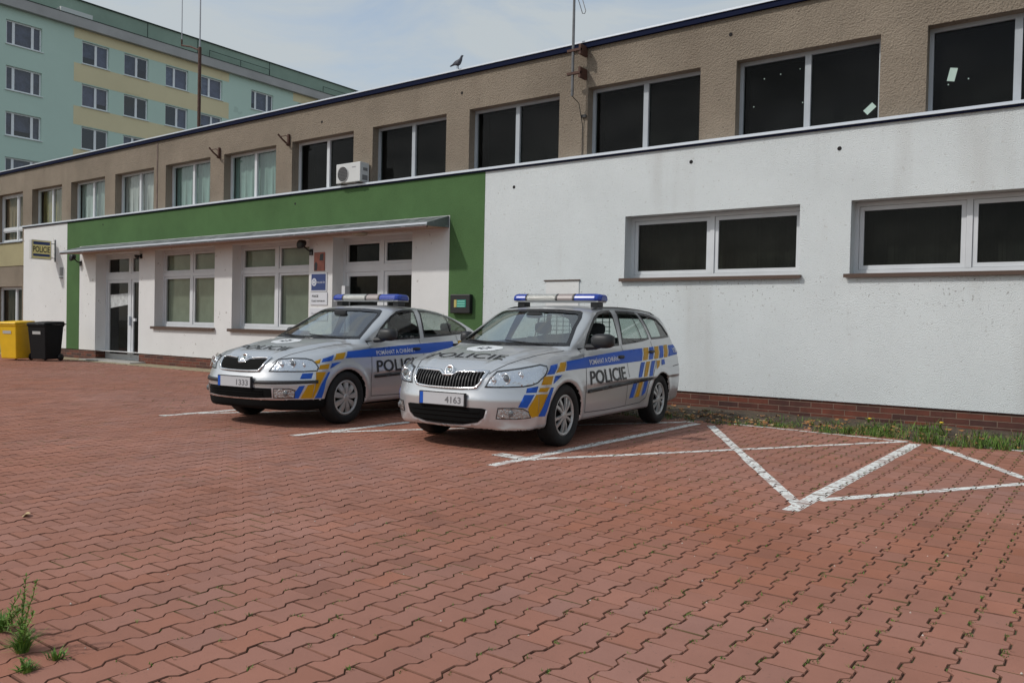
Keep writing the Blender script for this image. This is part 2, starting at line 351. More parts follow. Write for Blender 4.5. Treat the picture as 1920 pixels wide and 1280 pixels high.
# weeds in the foreground
mstem=leafmat('weed_stem',(.12,.13,.04,1)); mwl=leafmat('weed_leaf',(.15,.26,.045,1)); mwd=leafmat('weed_leaf_dark',(.08,.17,.03,1))
def weed(loc,stems,label,base_n=40,base_h=.05,grp=None,sc=1.0):
    root=empty('weed_plant',loc,0,label,'weed',grp); st=MB(); lf=MB()
    for (h,lx,ly) in stems:
        pts=[Vector((random.uniform(-.012,.012),random.uniform(-.012,.012),0))]; k=9
        for i in range(1,k+1):
            t=i/k; pts.append(Vector((lx*t**1.4+random.gauss(0,.0015),ly*t**1.4+random.gauss(0,.0015),h*t))+pts[0])
        st.tube(pts,[.0028*(1-.7*i/k) for i in range(k+1)],5)
        nl=int(h*270)
        for j in range(nl):
            t=.12+.88*j/nl; q=t*k; i=min(int(q),k-1); p=pts[i].lerp(pts[i+1],q-i); a=j*2.4+random.uniform(-.4,.4)
            l=.034*(1-.45*t)*random.uniform(.6,1.25); e=random.uniform(.3,1.1)
            d=Vector((math.cos(a)*math.cos(e),math.sin(a)*math.cos(e),math.sin(e))); s_=Vector((-math.sin(a),math.cos(a),0))*.0031
            mid=p+d*l*.5; tip=p+d*l-Vector((0,0,l*.15))
            lf.add([p-s_*.4,p+s_*.4,mid+s_,tip,mid-s_],[(0,1,2,4),(4,2,3)],0 if random.random()<.7 else 1)
    for _ in range(base_n):
        a=random.uniform(0,6.28); r=random.uniform(0,.02)
        blade(lf,r*math.cos(a),r*math.sin(a),0,base_h*random.uniform(.4,1.1),a,base_h*random.uniform(.3,1.1),.005,random.choice((0,0,1)))
    st.build('stem',mstem,root); lf.build('leaves',[mwl,mwd],root); root.scale=(sc,sc,sc); return root
weed((-3.115,1.30,-.003),[(.275,.005,.02),(.27,.055,.03),(.20,-.035,.02),(.17,.095,.01),(.10,.05,-.01),(.15,-.08,.0),(.09,.07,.02)],'tall many-stemmed green weed sprouting from the foreground joints at left',170,.075,sc=1.0)
weed((-3.385,1.335,-.003),[(.10,.12,.01),(.14,.17,.02),(.07,.19,-.01),(.17,.10,.02),(.06,.16,.03),(.12,.14,.0),(.04,.15,-.02),(.09,.20,.01),(.03,.19,.0)],'bushy green weed cut by the left edge of the picture',120,.07)
weed((-2.93,1.235,-.003),[(.03,.01,0),(.035,-.01,.01)],'tiny round weed nearest the camera at lower left',80,.024,sc=1.3)
weed((-2.965,1.345,-.003),[(.02,.03,0)],'flat little grass sprig lying right of the tall weed',34,.03,sc=1.3)
# dandelions by the plinth
myel=mat('dandelion_yellow',(.75,.52,.03,1),.7)
for x,y,h in ((-2.46,10.95,.13),(-1.62,10.75,.17),(-1.77,10.45,.13)):
    root=empty('dandelion',(x,y,0),0,{-2.46:'yellow flowered weed against the plinth, the one nearer the parked cars',-1.62:'yellow flowered weed against the plinth, the one farther right and taller',-1.77:'leafy light green seedling standing just in front of the grass strip'}[x],'weed')
    m_=MB(); m_.tube([(0,0,0),(.01,0,h*.6),(.015,-.01,h)],.004,5); m_.build('stem',mstem,root); lf=MB()
    for k in range(16):
        a=k*.8; blade(lf,0,0,.0 if k<9 else h*.6,.06,a,.07,.02,0)
    lf.build('leaves',[mwl,mwd],root)
    if x!=-1.77:
        f=MB(); f.lathe([(0,-.008),(.014,-.006),(.024,.004),(.018,.010),(0,.012)],lambda a,b,c:(.015+a,-.01+b,h+c),10); f.build('flower',myel,root,smooth=True)
# ================================================================ POLICE STATION
YL,YU=11.60,11.72
mwhite=mat('white_render',(.665,.70,.705,1),.9,noise=(.7,.06),bump=(75,1.0,.013),spec=.2,streak=(1.6,.42,(.46,.45,.43,1)),
    speck=[(13,.70,(.42,.41,.38,1),.35),(38,.69,(.36,.36,.34,1),.55),(27,.655,(.25,.24,.22,1),.75)],zmask=(.35,[(.9,.1),(1.35,.35),(1.75,.9),(1.93,1.0),(1.97,.0),(3.3,.0),(3.9,.25)]))
mwhite2=mat('white_render_smooth',(.70,.70,.69,1),.9,noise=(.8,.05),bump=(70,.6,.008),spec=.2,speck=[(9,.70,(.36,.33,.30,1),.6)])
mgreen=mat('green_render',(.072,.142,.053,1),.88,noise=(.9,.13),streak=(1.5,.45,(.055,.115,.042,1)),bump=(60,.7,.010),spec=.2,speck=[(30,.70,(.04,.09,.03,1),.7)])
mtan=mat('tan_render',(.262,.218,.170,1),.93,noise=(.6,.18),bump=(42,1.0,.028),spec=.15,streak=(1.2,.35,(.16,.125,.095,1)),speck=[(26,.68,(.13,.10,.08,1),.7),(60,.72,(.42,.36,.30,1),.6)])
mcream=mat('cream_render',(.34,.30,.17,1),.9,noise=(1,.1),bump=(60,.6,.008))
mframe=mat('white_plastic_frame',(.62,.64,.66,1),.45,noise=(3,.05)); mframeg=mat('grey_painted_frame',(.40,.43,.46,1),.55,noise=(3,.08))
mzinc=mat('zinc_flashing',(.44,.48,.54,1),.42,metal=.35,noise=(1.5,.15)); mzincd=mat('weathered_sheet',(.14,.15,.155,1),.6,metal=.2,noise=(2.5,.35),speck=[(5,.56,(.3,.31,.32,1),.6)])
mblue=mat('dark_blue_flashing',(.010,.014,.038,1),.9,spec=.1); mbrown=mat('brown_sill',(.085,.05,.035,1),.5)
msoff=mat('canopy_soffit',(.42,.30,.23,1),.9,noise=(1.5,.1))
mdark=mat('unlit_room_black',(.010,.010,.010,1),.9); mblack=mat('black_plastic',(.012,.012,.013,1),.45)  # near-black backing colour painted in for the unlit rooms behind the panes
mpane=glassmat('window_pane',(.38,.41,.39,1),1.16,sky_haze=.022); mpaneb=glassmat('window_pane_bright',(.80,.88,.86,1),1.42); mpanec=glassmat('window_pane_clear',(.80,.84,.80,1),1.2)
mblind=mat('vertical_blinds',(.34,.37,.29,1),.8,noise=(2,.15)); mcurt=mat('net_curtain_and_sky',(.42,.46,.43,1),.85,noise=(1.2,.12))
mcurt2=mat('warm_curtain',(.34,.22,.14,1),.85,noise=(2,.3)); mcurt3=mat('ochre_curtain',(.24,.18,.06,1),.85,noise=(2,.4))
mroofing=mat('roof_felt',(.06,.06,.06,1),.9)
# brick plinth
def brickmat():
    m=bpy.data.materials.new('clinker_brick'); m.use_nodes=True; nt=m.node_tree; b=nt.nodes['Principled BSDF']; N=nt.nodes.new; L=nt.links.new
    tc=N('ShaderNodeTexCoord'); sp=N('ShaderNodeSeparateXYZ'); cb=N('ShaderNodeCombineXYZ'); ad=N('ShaderNodeMath'); ad.operation='ADD'
    L(tc.outputs['Object'],sp.inputs[0]); L(sp.outputs[0],ad.inputs[0]); L(sp.outputs[1],ad.inputs[1]); L(ad.outputs[0],cb.inputs[0]); L(sp.outputs[2],cb.inputs[1])
    br=N('ShaderNodeTexBrick'); br.inputs['Scale'].default_value=1; br.inputs['Brick Width'].default_value=.300; br.inputs['Row Height'].default_value=.0765
    br.inputs['Mortar Size'].default_value=.005; br.inputs['Color1'].default_value=(.145,.036,.018,1); br.inputs['Color2'].default_value=(.035,.014,.013,1); br.inputs['Mortar'].default_value=(.19,.13,.095,1)
    br.inputs['Bias'].default_value=-.1; br.inputs['Mortar Smooth'].default_value=.2; L(cb.outputs[0],br.inputs['Vector'])
    n=N('ShaderNodeTexNoise'); n.inputs['Scale'].default_value=9; L(tc.outputs['Object'],n.inputs[0]); h=N('ShaderNodeHueSaturation'); mr=N('ShaderNodeMapRange'); mr.inputs[3].default_value=.6; mr.inputs[4].default_value=1.5
    L(n.outputs['Fac'],mr.inputs[0]); L(mr.outputs[0],h.inputs['Value']); L(br.outputs['Color'],h.inputs['Color']); L(h.outputs[0],b.inputs['Base Color'])
    bp=N('ShaderNodeBump'); bp.invert=True; bp.inputs['Distance'].default_value=.006; L(br.outputs['Fac'],bp.inputs['Height']); L(bp.outputs[0],b.inputs['Normal']); b.inputs['Roughness'].default_value=.62
    return m
mbrick=brickmat()
def wall(name,x0,x1,z0,z1,Y,depth,holes,m,parent,ends=()):
    xs=sorted(set([x0,x1]+[v for h in holes for v in h[:2] if x0<v<x1])); zs=sorted(set([z0,z1]+[v for h in holes for v in h[2:] if z0<v<z1])); mb=MB()
    for i in range(len(xs)-1):
        for j in range(len(zs)-1):
            cx_,cz=(xs[i]+xs[i+1])/2,(zs[j]+zs[j+1])/2
            if any(h[0]<cx_<h[1] and h[2]<cz<h[3] for h in holes): continue
            mb.quad((xs[i],Y,zs[j]),(xs[i+1],Y,zs[j]),(xs[i+1],Y,zs[j+1]),(xs[i],Y,zs[j+1]))
    for a,b,c,d in holes:
        a,b=max(a,x0),min(b,x1); c,d=max(c,z0),min(d,z1); D=Y+depth
        mb.quad((a,Y,c),(a,D,c),(a,D,d),(a,Y,d)); mb.quad((b,D,c),(b,Y,c),(b,Y,d),(b,D,d)); mb.quad((a,Y,d),(a,D,d),(b,D,d),(b,Y,d)); mb.quad((a,D,c),(a,Y,c),(b,Y,c),(b,D,c))
    for (xx) in ends: mb.quad((xx,Y,z0),(xx,Y+depth+.3,z0),(xx,Y+depth+.3,z1),(xx,Y,z1))
    return mb.build(name,m,parent)
def window(parent,x0,x1,z0,z1,Y,splits,trans=None,fw=.06,sash=.05,mull=.09,m=mframe,pane=mpane,back=None,backm=mblind,backd=.10,bh=None,label=None,slats=False,th=.07,name='window'):
    """frame with its pane and what hangs behind it"""
    f=MB(); xs=[x0]+[x0+(x1-x0)*s for s in splits]+[x1]
    f.box((x0,Y,z0),(x1,Y+th,z0+fw)); f.box((x0,Y,z1-fw),(x1,Y+th,z1)); f.box((x0,Y,z0+fw),(x0+fw,Y+th,z1-fw)); f.box((x1-fw,Y,z0+fw),(x1,Y+th,z1-fw))
    for s in xs[1:-1]: f.box((s-mull/2,Y-.004,z0+fw),(s+mull/2,Y+th-.004,z1-fw))
    zr=[z0,z1] if trans is None else [z0,trans,z1]
    if trans is not None:
        for i in range(len(xs)-1):
            a=xs[i]+(fw if i==0 else mull/2); b=xs[i+1]-(fw if i==len(xs)-2 else mull/2); f.box((a,Y-.002,trans-mull/2),(b,Y+th-.006,trans+mull/2))
    if sash:
        for i in range(len(xs)-1):
            for j in range(len(zr)-1):
                a=xs[i]+(fw if i==0 else mull/2)+.004; b=xs[i+1]-(fw if i==len(xs)-2 else mull/2)-.004
                c=zr[j]+(fw if j==0 else mull/2)+.004; d=zr[j+1]-(fw if j==len(zr)-2 else mull/2)-.004
                y=Y+.014
                f.box((a,y,c),(b,y+.05,c+sash)); f.box((a,y,d-sash),(b,y+.05,d)); f.box((a,y,c+sash),(a+sash,y+.05,d-sash)); f.box((b-sash,y,c+sash),(b,y+.05,d-sash))
    fo=f.build(name,m,parent); 
    if label: fo['label']=label
    MB().quad((x0+.01,Y+.04,z0+.01),(x1-.01,Y+.04,z0+.01),(x1-.01,Y+.04,z1-.01),(x0+.01,Y+.04,z1-.01)).build('pane',pane,fo)
    if back:
        b=MB(); y=Y+backd+.04; zt=z1-.02; zb_=z0+.02 if bh is None else bh
        if slats:
            x=x0+.03
            while x<x1-.1: b.quad((x,y-.03,zb_),(x+.105,y+.03,zb_),(x+.105,y+.03,zt),(x,y-.03,zt)); x+=.098
        else:
            k=int((x1-x0)/.045)
            for i in range(k):
                a=x0+(x1-x0)*i/k; c=x0+(x1-x0)*(i+1)/k; b.quad((a,y+.006*math.sin(i*1.1),zb_),(c,y+.02*math.sin((i+1)*1.1),zb_),(c,y+.02*math.sin((i+1)*1.1),zt),(a,y+.02*math.sin(i*1.1),zt))
        b.build(back,backm,fo,smooth=not slats)
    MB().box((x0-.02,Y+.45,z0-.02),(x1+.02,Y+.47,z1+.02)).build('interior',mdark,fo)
    return fo

BD=empty('police_station',(-14,11.6,0),0,'long two storey station block with tan upper floor, white ground floor and green painted entrance','building')
BD.location=(0,0,0)
XA,XB=-46.0,7.0
# --- upper floor
UW=[(-27.73+2.568*k,-27.73+2.568*k+2.0) for k in range(14)]
UW=[w_ for w_ in UW if w_[0]<XB-1]
UL=[(-30.32-2.568*k,-30.32-2.568*k+1.93) for k in range(6)]
holes=[(a,b,4.02,5.215) for a,b in UW]+[(a,b,3.62,5.215) for a,b in UL]
wall('upper_wall',-28.0,XB,3.98,5.93,YU,.28,[h for h in holes if h[0]>-28],mtan,BD)
wall('wing_wall',XA,-28.0,.0,5.93,YU,.24,[h for h in holes if h[1]<-28]+[(a,b,.75,2.16) for a,b in UL],mtan,BD)
MB().box((XA,YU-.02,2.83),(-28.02,YU-.001,3.58)).build('spandrel_panel',mcream,BD)
for k,(a,b) in enumerate(UW):
    if k<6:  # curtain and blind colours also include the sky reflected in these panes
        kw=[dict(back='curtain',backm=mcurt3,backd=.12,pane=mpaneb),dict(back='curtain',backm=mcurt,pane=mpaneb,backd=.1),dict(back='curtain',backm=mat('pale_blind_and_sky',(.50,.47,.45,1),.8,noise=(1.5,.12)),pane=mpaneb,backd=.08),
            dict(back='curtain',backm=mat('teal_curtain_and_sky',(.27,.36,.33,1),.85,noise=(1.5,.12)),pane=mpaneb,backd=.1),dict(back='curtain',backm=mat('teal_curtain_and_sky',(.27,.36,.33,1),.85),pane=mpaneb,backd=.1),dict()][k]
        if k==5: kw={}
    else: kw={}
    window(BD,a,b,4.02,5.215,YU+(.19 if k<6 else .165),[.5],fw=.05,sash=.0,mull=.085,m=mframe if k<6 else mframeg,**kw)
for k,(a,b) in enumerate(UL):
    window(BD,a,b,3.62,5.215,YU+.16,[.62],trans=4.06,fw=.07,sash=.03,mull=.09,pane=mpaneb,back='curtain',backm=mcurt2)
    s=MB(); s.box((a-.05,YU-.07,3.59),(b+.03,YU+.16,3.618)); s.build('window_sill',mzinc,BD)
    window(BD,a,b,.75,2.16,YU+.15,[.6],fw=.06,sash=.03,back='curtain',backm=mcurt2)
# window stickers
mst=mat('sticker_paper',(.45,.58,.52,1),.7)
def sticker(x,z_,w_,h_,ang):
    c,s=math.cos(ang),math.sin(ang); pts=[(-w_/2,-h_/2),(w_/2,-h_/2),(w_/2,h_/2),(-w_/2,h_/2)]
    MB().quad(*[(x+u*c-v*s,YU+.200,z_+u*s+v*c) for u,v in pts]).build('sticker',mst,BD)
sticker(-2.78,4.29,.085,.15,-.85); sticker(-1.78,4.59,.09,.17,-.22)
for x,z_ in [(-4.27,4.93),(-4.03,4.96),(-3.75,4.99),(-4.42,4.54),(-3.66,4.95),(-2.62,4.85),(-1.83,4.46),(-1.60,4.50),(-3.70,4.5)]: MB().box((x,YU+.198,z_),(x+.014,YU+.202,z_+.014)).build('paint_spot',mst,BD)
# roof edge
r=MB(); r.box((XA,YU-.055,5.875),(XB,YU+.1,5.955)); r.build('roof_fascia',mblue,BD)
r=MB(); r.box((XA,YU-.075,5.957),(XB,YU+.3,5.985)); r.build('roof_flashing',mat('pale_zinc',(.62,.66,.72,1),.4,metal=.3),BD)
MB().box((XA,YU+.32,5.6),(XB,26,5.90)).build('roof',mroofing,BD)
s=MB(); s.box((XA,25.9,0),(XB,26.1,5.9)); s.box((XA-.1,YU+.1,0),(XA+.1,26,5.85)); s.box((XB-.1,YU+.1,0),(XB+.1,26,5.85)); s.build('rear_wall',mtan,BD)
# --- ground floor
XG0,XG1,XG2,XG3=-25.10,-24.33,-10.08,-9.25
SW=[(-6.36,-3.59),(-2.905,-.13),(.55,3.3)]
wall('white_wall',XG3,XB,.265,4.0,YL,.27,[(a,b,2.0,3.0) for a,b in SW],mwhite,BD)
wall('white_end_wall',-28.0,XG0,.265,4.0,YL,.1,[],mwhite2,BD,ends=(-28.0,))
gh=MB(); gh.quad((XG0,YL-.003,3.26),(XG3,YL-.003,3.26),(XG3,YL-.003,4.0),(XG0,YL-.003,4.0))
gh.quad((XG0,YL-.003,.265),(XG1,YL-.003,.265),(XG1,YL-.003,3.26),(XG0,YL-.003,3.26)); gh.quad((XG2,YL-.003,.265),(XG3,YL-.003,.265),(XG3,YL-.003,3.26),(XG2,YL-.003,3.26)); gh.build('green_wall',mgreen,BD)
DO=(-23.39,-21.06); WA=(-20.28,-17.60); WBn=(-16.89,-14.10); DR=(-13.34,-11.04)
wall('entrance_wall',XG1,XG2,.265,3.26,YL,.30,[(DO[0],DO[1],.0,3.0),(WA[0],WA[1],.985,3.0),(WBn[0],WBn[1],.985,3.0),(DR[0],DR[1],.0,3.0)],mwhite2,BD)
p=MB()
for a,b in ((-28.0,DO[0]),(DO[1],DR[0]),(DR[1],XB)): p.quad((a,YL+.022,-.02),(b,YL+.022,-.02),(b,YL+.022,.265),(a,YL+.022,.265))
for x in (DO[0],DR[0]): p.quad((x,YL+.022,-.02),(x,YL+.3,-.02),(x,YL+.3,.265),(x,YL+.022,.265))
for x in (DO[1],DR[1]): p.quad((x,YL+.3,-.02),(x,YL+.022,-.02),(x,YL+.022,.265),(x,YL+.3,.265))
p.quad((-28.0,YL+.02,.262),(XB,YL+.02,.262),(XB,YL,.262),(-28,YL,.262)); p.build('brick_plinth',mbrick,BD)
l=MB(); l.box((-28.06,YL-.055,4.018),(XB,YU+.12,4.058)); l.build('ledge_flashing',mat('pale_zinc',(.62,.66,.72,1)),BD)
l=MB(); l.box((-28.04,YL-.035,3.992),(XB,YL+.1,4.016)); l.build('ledge_edge',mblue,BD)
for k,(a,b) in enumerate(SW):
    window(BD,a+.0,b-.0,2.02,2.995,YL+.225,[.5],fw=.055,sash=.055,mull=.07,th=.06,back='inner_wall' ,backm=mat('dim_room',(.045,.045,.038,1),.9,noise=(1.5,.5)),backd=.25)
    s=MB(); s.box((a-.065,YL-.06,1.985),(b+.045,YL+.225,2.006)); s.box((a-.065,YL-.062,1.955),(b+.045,YL-.058,1.984)); s.build('window_sill',mbrown,BD)
for k,(a,b) in enumerate((WA,WBn)):
    window(BD,a,b,1.005,2.998,YL+.235,[.5],trans=2.36,fw=.07,sash=.055,mull=.10,th=.06,back='blind',backm=mblind,slats=True,backd=.09,pane=mpanec)
    s=MB(); s.box((a-.08,YL-.07,.98),(b+.05,YL+.235,1.004)); s.box((a-.08,YL-.072,.935),(b+.05,YL-.068,.979)); s.build('window_sill',mbrown,BD)
# left entrance door with side light
YD=YL+.30
def door(name,x0,x1,z0,z1,YD,splits,trans,panes,label):
    d=MB(); fw=.08
    d.box((x0,YD,z0),(x0+fw,YD+.07,z1)); d.box((x1-fw,YD,z0),(x1,YD+.07,z1)); d.box((x0+fw,YD,z1-fw),(x1-fw,YD+.07,z1)); d.box((x0+fw,YD,z0),(x1-fw,YD+.07,z0+.06)); d.box((x0+fw,YD-.002,trans-.08),(x1-fw,YD+.068,trans+.08))
    for s in splits: 
        d.box((s-.05,YD-.003,z0+.06),(s+.05,YD+.066,trans-.08)); d.box((s-.05,YD-.003,trans+.08),(s+.05,YD+.066,z1-fw))
    xs=[x0+fw]+list(splits)+[x1-fw]
    for i in range(len(xs)-1):
        a=xs[i]+(.054 if i else .004); b=xs[i+1]-(.054 if i<len(xs)-2 else .004)
        for c,e,w_ in ((z0+.064,trans-.084,.085),(trans+.084,z1-fw-.004,.05)):
            y=YD+.012; d.box((a,y,c),(b,y+.05,c+w_)); d.box((a,y,e-w_),(b,y+.05,e)); d.box((a,y,c+w_),(a+w_,y+.05,e-w_)); d.box((b-w_,y,c+w_),(b,y+.05,e-w_))
    o=d.build(name,mframe,BD); o['label']=label
    MB().quad((x0+.02,YD+.045,z0+.02),(x1-.02,YD+.045,z0+.02),(x1-.02,YD+.045,z1-.02),(x0+.02,YD+.045,z1-.02)).build('pane',panes,o)
    MB().box((x0-.1,YD+1.6,z0-.1),(x1+.1,YD+1.62,z1+.1)).build('interior',mat('dim_hall',(.05,.055,.045,1),.9,noise=(1.2,.7)),o)
    s=MB()
    for sx in (x0,x1): s.box((sx-.02,YD+.08,z0),(sx+.02,YD+1.6,z1))
    s.build('interior_wall',mat('dim_hall',(.05,.055,.045,1)),o); return o
d1=door('entrance_door',DO[0],DO[1],.036,2.998,YD,(-22.05,),2.36,mpane,'white glazed door and side light')
MB().box((-22.02,YD-.05,1.0),(-21.99,YD-.0,1.25)).build('door_handle',mzinc,d1); MB().box((-21.86,YD-.02,1.12),(-21.74,YD+.03,1.20)).build('lock_plate',mframe,d1)
MB().quad((-23.2,YD+.03,1.48),(-22.2,YD+.03,1.58),(-22.2,YD+.03,1.90),(-23.2,YD+.03,1.86)).build('notice_paper',mat('notice_paper',(.5,.52,.52,1),.7,noise=(9,.3)),d1)
d2=door('entrance_door',DR[0],DR[1],.0,2.998,YD,(-12.16,),2.36,mpane,'white glazed double door')
MB().box((-12.12,YD-.05,1.0),(-12.09,YD,1.25)).build('door_handle',mzinc,d2)
MB().box((DO[0]-.05,YL-.42,.0),(DO[1]+.35,YD,.035)).build('doorstep',mat('doorstep',(.40,.39,.36,1),.8,noise=(4,.1)),BD,bevel=.006)
# entrance canopy
cn=MB(); x0,x1,yf=-24.2,-10.1,10.98
cn.add([(x0,YL,3.03),(x1,YL,3.03),(x1,yf,3.0),(x0,yf,3.0),(x0,YL,3.25),(x1,YL,3.25),(x1,yf,3.055),(x0,yf,3.055)],[(4,7,6,5),(2,3,7,6),(1,2,6,5),(3,0,4,7)],0)
ca=cn.build('canopy',[mzincd],BD)
MB().box((x0-.01,yf-.012,3.028),(x1+.01,yf-.002,3.062)).build('canopy_edge',mat('pale_zinc',(.62,.66,.72,1)),ca)
MB().add([(x0,YL,3.028),(x1,YL,3.028),(x1,yf,2.998),(x0,yf,2.998)],[(0,3,2,1)]).build('soffit',msoff,ca)
MB().box((x0-.0,yf-.010,2.972),(x1,yf+.03,2.996)).build('drip_edge',mat('rust_brown',(.10,.04,.03,1),.7),ca)
# soft stain spots, holes in the wall
mh=mat('hole_black',(.01,.008,.008,1),.9)
for name,pts in (('vent_hole',[(-5.25,YL,3.76),(-3.08,YL,3.72),(-4.72,YU,5.62),(-9.95,YU,5.55),(-13.9,YU,5.53),(-8.6,YL,3.66),(-14.6,YL,3.80),(-23.0,YL,3.82)]),):
    for x,y,z_ in pts: MB().lathe([(.0,-.004),(.026,-.004),(.030,.002)],lambda a,b,c:(x+a,y+c-.002,z_+b),12).build(name,mh,BD)
# small covered outlet beside the estate roof
o=MB(); o.box((-7.90,YL-.03,1.985),(-7.18,YL,2.005)); o.build('flue_cover',mbrown,BD); MB().box((-7.86,YL-.014,1.55),(-7.20,YL,1.984)).build('access_panel',mwhite2,BD)
# crack sealing strip between upper windows at the left
MB().box((-20.45,YU-.012,4.1),(-20.40,YU-.002,5.86)).build('expansion_joint',mat('joint_filler',(.16,.12,.10,1),.9,noise=(5,.4)),BD)

# ================================================================ things on the station
mrust=mat('rusty_steel',(.075,.030,.018,1),.75,noise=(18,.4)); mgalv=mat('galvanised_pole',(.16,.16,.165,1),.5,metal=.4,noise=(6,.2))
mpol=mat('sign_navy',(.022,.045,.16,1),.5); msigny=mat('sign_yellow',(.80,.70,.30,1),.5); msignw=mat('sign_white',(.62,.64,.68,1),.5); mink=mat('sign_ink',(.015,.016,.02,1),.6)
# illuminated sign on a wall bracket
sg=empty('police_sign',(-25.85,11.6,0),0,'double sided yellow and navy POLICIE box sign on a wall bracket','sign')
b=MB(); b.box((-.07,-.71,2.90),(.07,-.14,3.47)); b.build('sign_box',mat('sign_case',(.55,.55,.52,1),.5),sg,bevel=.01)
for sx in (1,-1):
    X=.0725*sx; f=lambda u,v:(X*1.02,(-.425)+u*sx,v)
    MB().quad((X,-.68*1,2.93),(X,-.17,2.93),(X,-.17,3.45),(X,-.68,3.45)).build('sign_face',msigny,sg)
    for za,zb_ in ((3.33,3.42),(2.985,3.06)): MB().quad((X*1.01,-.66,za),(X*1.01,-.19,za),(X*1.01,-.19,zb_),(X*1.01,-.66,zb_)).build('blue_band',mpol,sg)
    text_obj('lettering','POLICIE',.475,.18,lambda u,v:(X*1.03,-.425+u*sx,3.195+v),mink,sg,.02)
a=MB(); a.box((-.03,-.02,2.86),(.03,-.002,3.52)); a.box((-.012,-.15,3.38),(.012,-.02,3.40)); a.box((-.012,-.15,2.95),(.012,-.02,2.97)); a.build('bracket',mzincd,sg)
# house number plate
MB().box((-25.50,YL-.03,2.44),(-25.36,YL-.002,2.68)).box((-25.52,YL-.04,2.36),(-25.34,YL-.002,2.385)).build('intercom',mat('grey_box',(.25,.25,.25,1),.5)); tag(bpy.data.objects['intercom'],'small grey intercom box on the narrow white wall below the sign','intercom')
# wall signs between the entrance windows
def plate(name,x0,x1,z0,z1,m,label,cat='sign'):
    o=MB().box((x0,YL-.018,z0),(x1,YL-.002,z1)).build(name,m,bevel=.003); return tag(o,label,cat)
o=plate('notice_sign',-14.03,-13.50,1.86,2.26,msignw,'upper wall plate with a navy field and a round white emblem')
MB().box((-13.99,YL-.021,1.885),(-13.53,YL-.019,2.235)).build('blue_field',mpol,o)
MB().lathe([(0,0),(.085,0)],lambda u,v,c:(-13.90+u*.9,YL-.023,2.06+v),24).build('emblem',msignw,o)
sv=[]; 
for k in range(16): rr=.075 if k%2==0 else .05; sv.append((-13.90+rr*.8*math.cos(k*math.pi/8),YL-.0245,2.06+rr*math.sin(k*math.pi/8)))
MB().add(sv,[tuple(range(16))]).build('emblem_star',mat('emblem_grey',(.25,.3,.42,1),.5),o); MB().lathe([(0,0),(.028,0)],lambda u,v,c:(-13.90+u,YL-.026,2.06+v),16).build('emblem_centre',msignw,o)
text_obj('lettering','POLICIE ČR',.26,.045,lambda u,v:(-13.68+u,YL-.024,2.06+v),msignw,o,.01)
o=plate('notice_sign',-14.03,-13.48,1.57,1.84,msignw,'middle white wall plate with two dark lines of text')
text_obj('lettering','POLICIE',.20,.050,lambda u,v:(-13.86+u,YL-.0205,1.76+v),mink,o,.02); text_obj('lettering','ČESKÉ REPUBLIKY',.45,.045,lambda u,v:(-13.755+u,YL-.0205,1.66+v),mink,o,.015)
o=plate('notice_sign',-14.04,-13.47,1.24,1.50,msignw,'lowest white wall plate with a single thin line of text')
text_obj('lettering','Obvodní oddělení',.42,.042,lambda u,v:(-13.78+u,YL-.0205,1.39+v),mat('grey_ink',(.2,.2,.22,1),.6),o)
o=plate('poster',-13.92,-13.58,2.30,2.70,mat('poster_red',(.33,.10,.065,1),.5,noise=(5,.35)),'small reddish poster with dark shapes above the wall plates','poster')
MB().add([(-13.90,YL-.0205,2.31),(-13.82,YL-.0205,2.31),(-13.80,YL-.0205,2.45),(-13.85,YL-.0205,2.50),(-13.90,YL-.0205,2.46)],[(0,1,2,3,4)]).add([(-13.74,YL-.0205,2.52),(-13.62,YL-.0205,2.52),(-13.61,YL-.0205,2.67),(-13.72,YL-.0205,2.66)],[(0,1,2,3)]).build('dark_shapes',mat('poster_dark',(.03,.03,.035,1),.5),o)
# letter box / info box on the green wall
o=empty('display_case',(-9.72,11.6,0),0,'black glazed notice case with a green and yellow card on the green wall','notice case')
MB().box((-.235,-.10,1.42),(.235,-.005,1.77)).build('case',mblack,o,bevel=.012)
c=MB(); c.box((-.13,-.106,1.53),(.15,-.102,1.67)); c.build('card',mat('card_green',(.03,.24,.18,1),.5),o)
MB().box((-.13,-.109,1.53),(-.07,-.1065,1.67)).build('card_side',mat('card_yellow',(.45,.38,.12,1),.5),o)
c=MB(); [c.box((-.05,-.109,z_),(.13,-.1065,z_+.02)) for z_ in (1.54,1.585,1.63)]; c.build('card_lines',mat('card_mint',(.2,.55,.45,1),.5),o)
# floodlights and cameras under the canopy
def flood(loc,label,sc=1,cat='floodlight',name='floodlight'):
    o=empty(name,loc,0,label,cat); m1=MB(); m1.lathe([(0,-.09),(.07,-.085),(.095,-.02),(.10,.03),(.085,.04),(0,.035)],lambda a,b,c:(-.12*sc+a*sc-.3*c*sc,-.22*sc-c*sc,-.06*sc+b*sc-.3*c*sc),18); m1.build('lamp_head',mblack,o,smooth=True)
    m1=MB(); m1.tube([(0,-.01,-.22*sc),(-.03*sc,-.10*sc,-.18*sc),(-.10*sc,-.18*sc,-.08*sc)],.018*sc,6); m1.box((-.05*sc,-.03*sc,-.30*sc),(.05*sc,-.003,-.16*sc)); m1.build('arm',mblack,o); return o
flood((-14.02,YL,2.93),'black round floodlight on the wall left of the poster, under the canopy',.95)
flood((-24.25,YL,2.98),'black floodlight under the far left end of the canopy',.95)
o=MB().lathe([(0,-.06),(.05,-.045),(.07,0),(.07,.03),(0,.03)],lambda a,b,c:(-21.0+a,YL-.09+b,2.86+c),16).build('dome_camera',mblack,smooth=True); tag(o,'small dark dome camera on the wall right of the left entrance door','camera')
MB().box((-20.97,YL-.03,2.80),(-20.90,YL-.002,2.92)).build('mount',mblack,o)
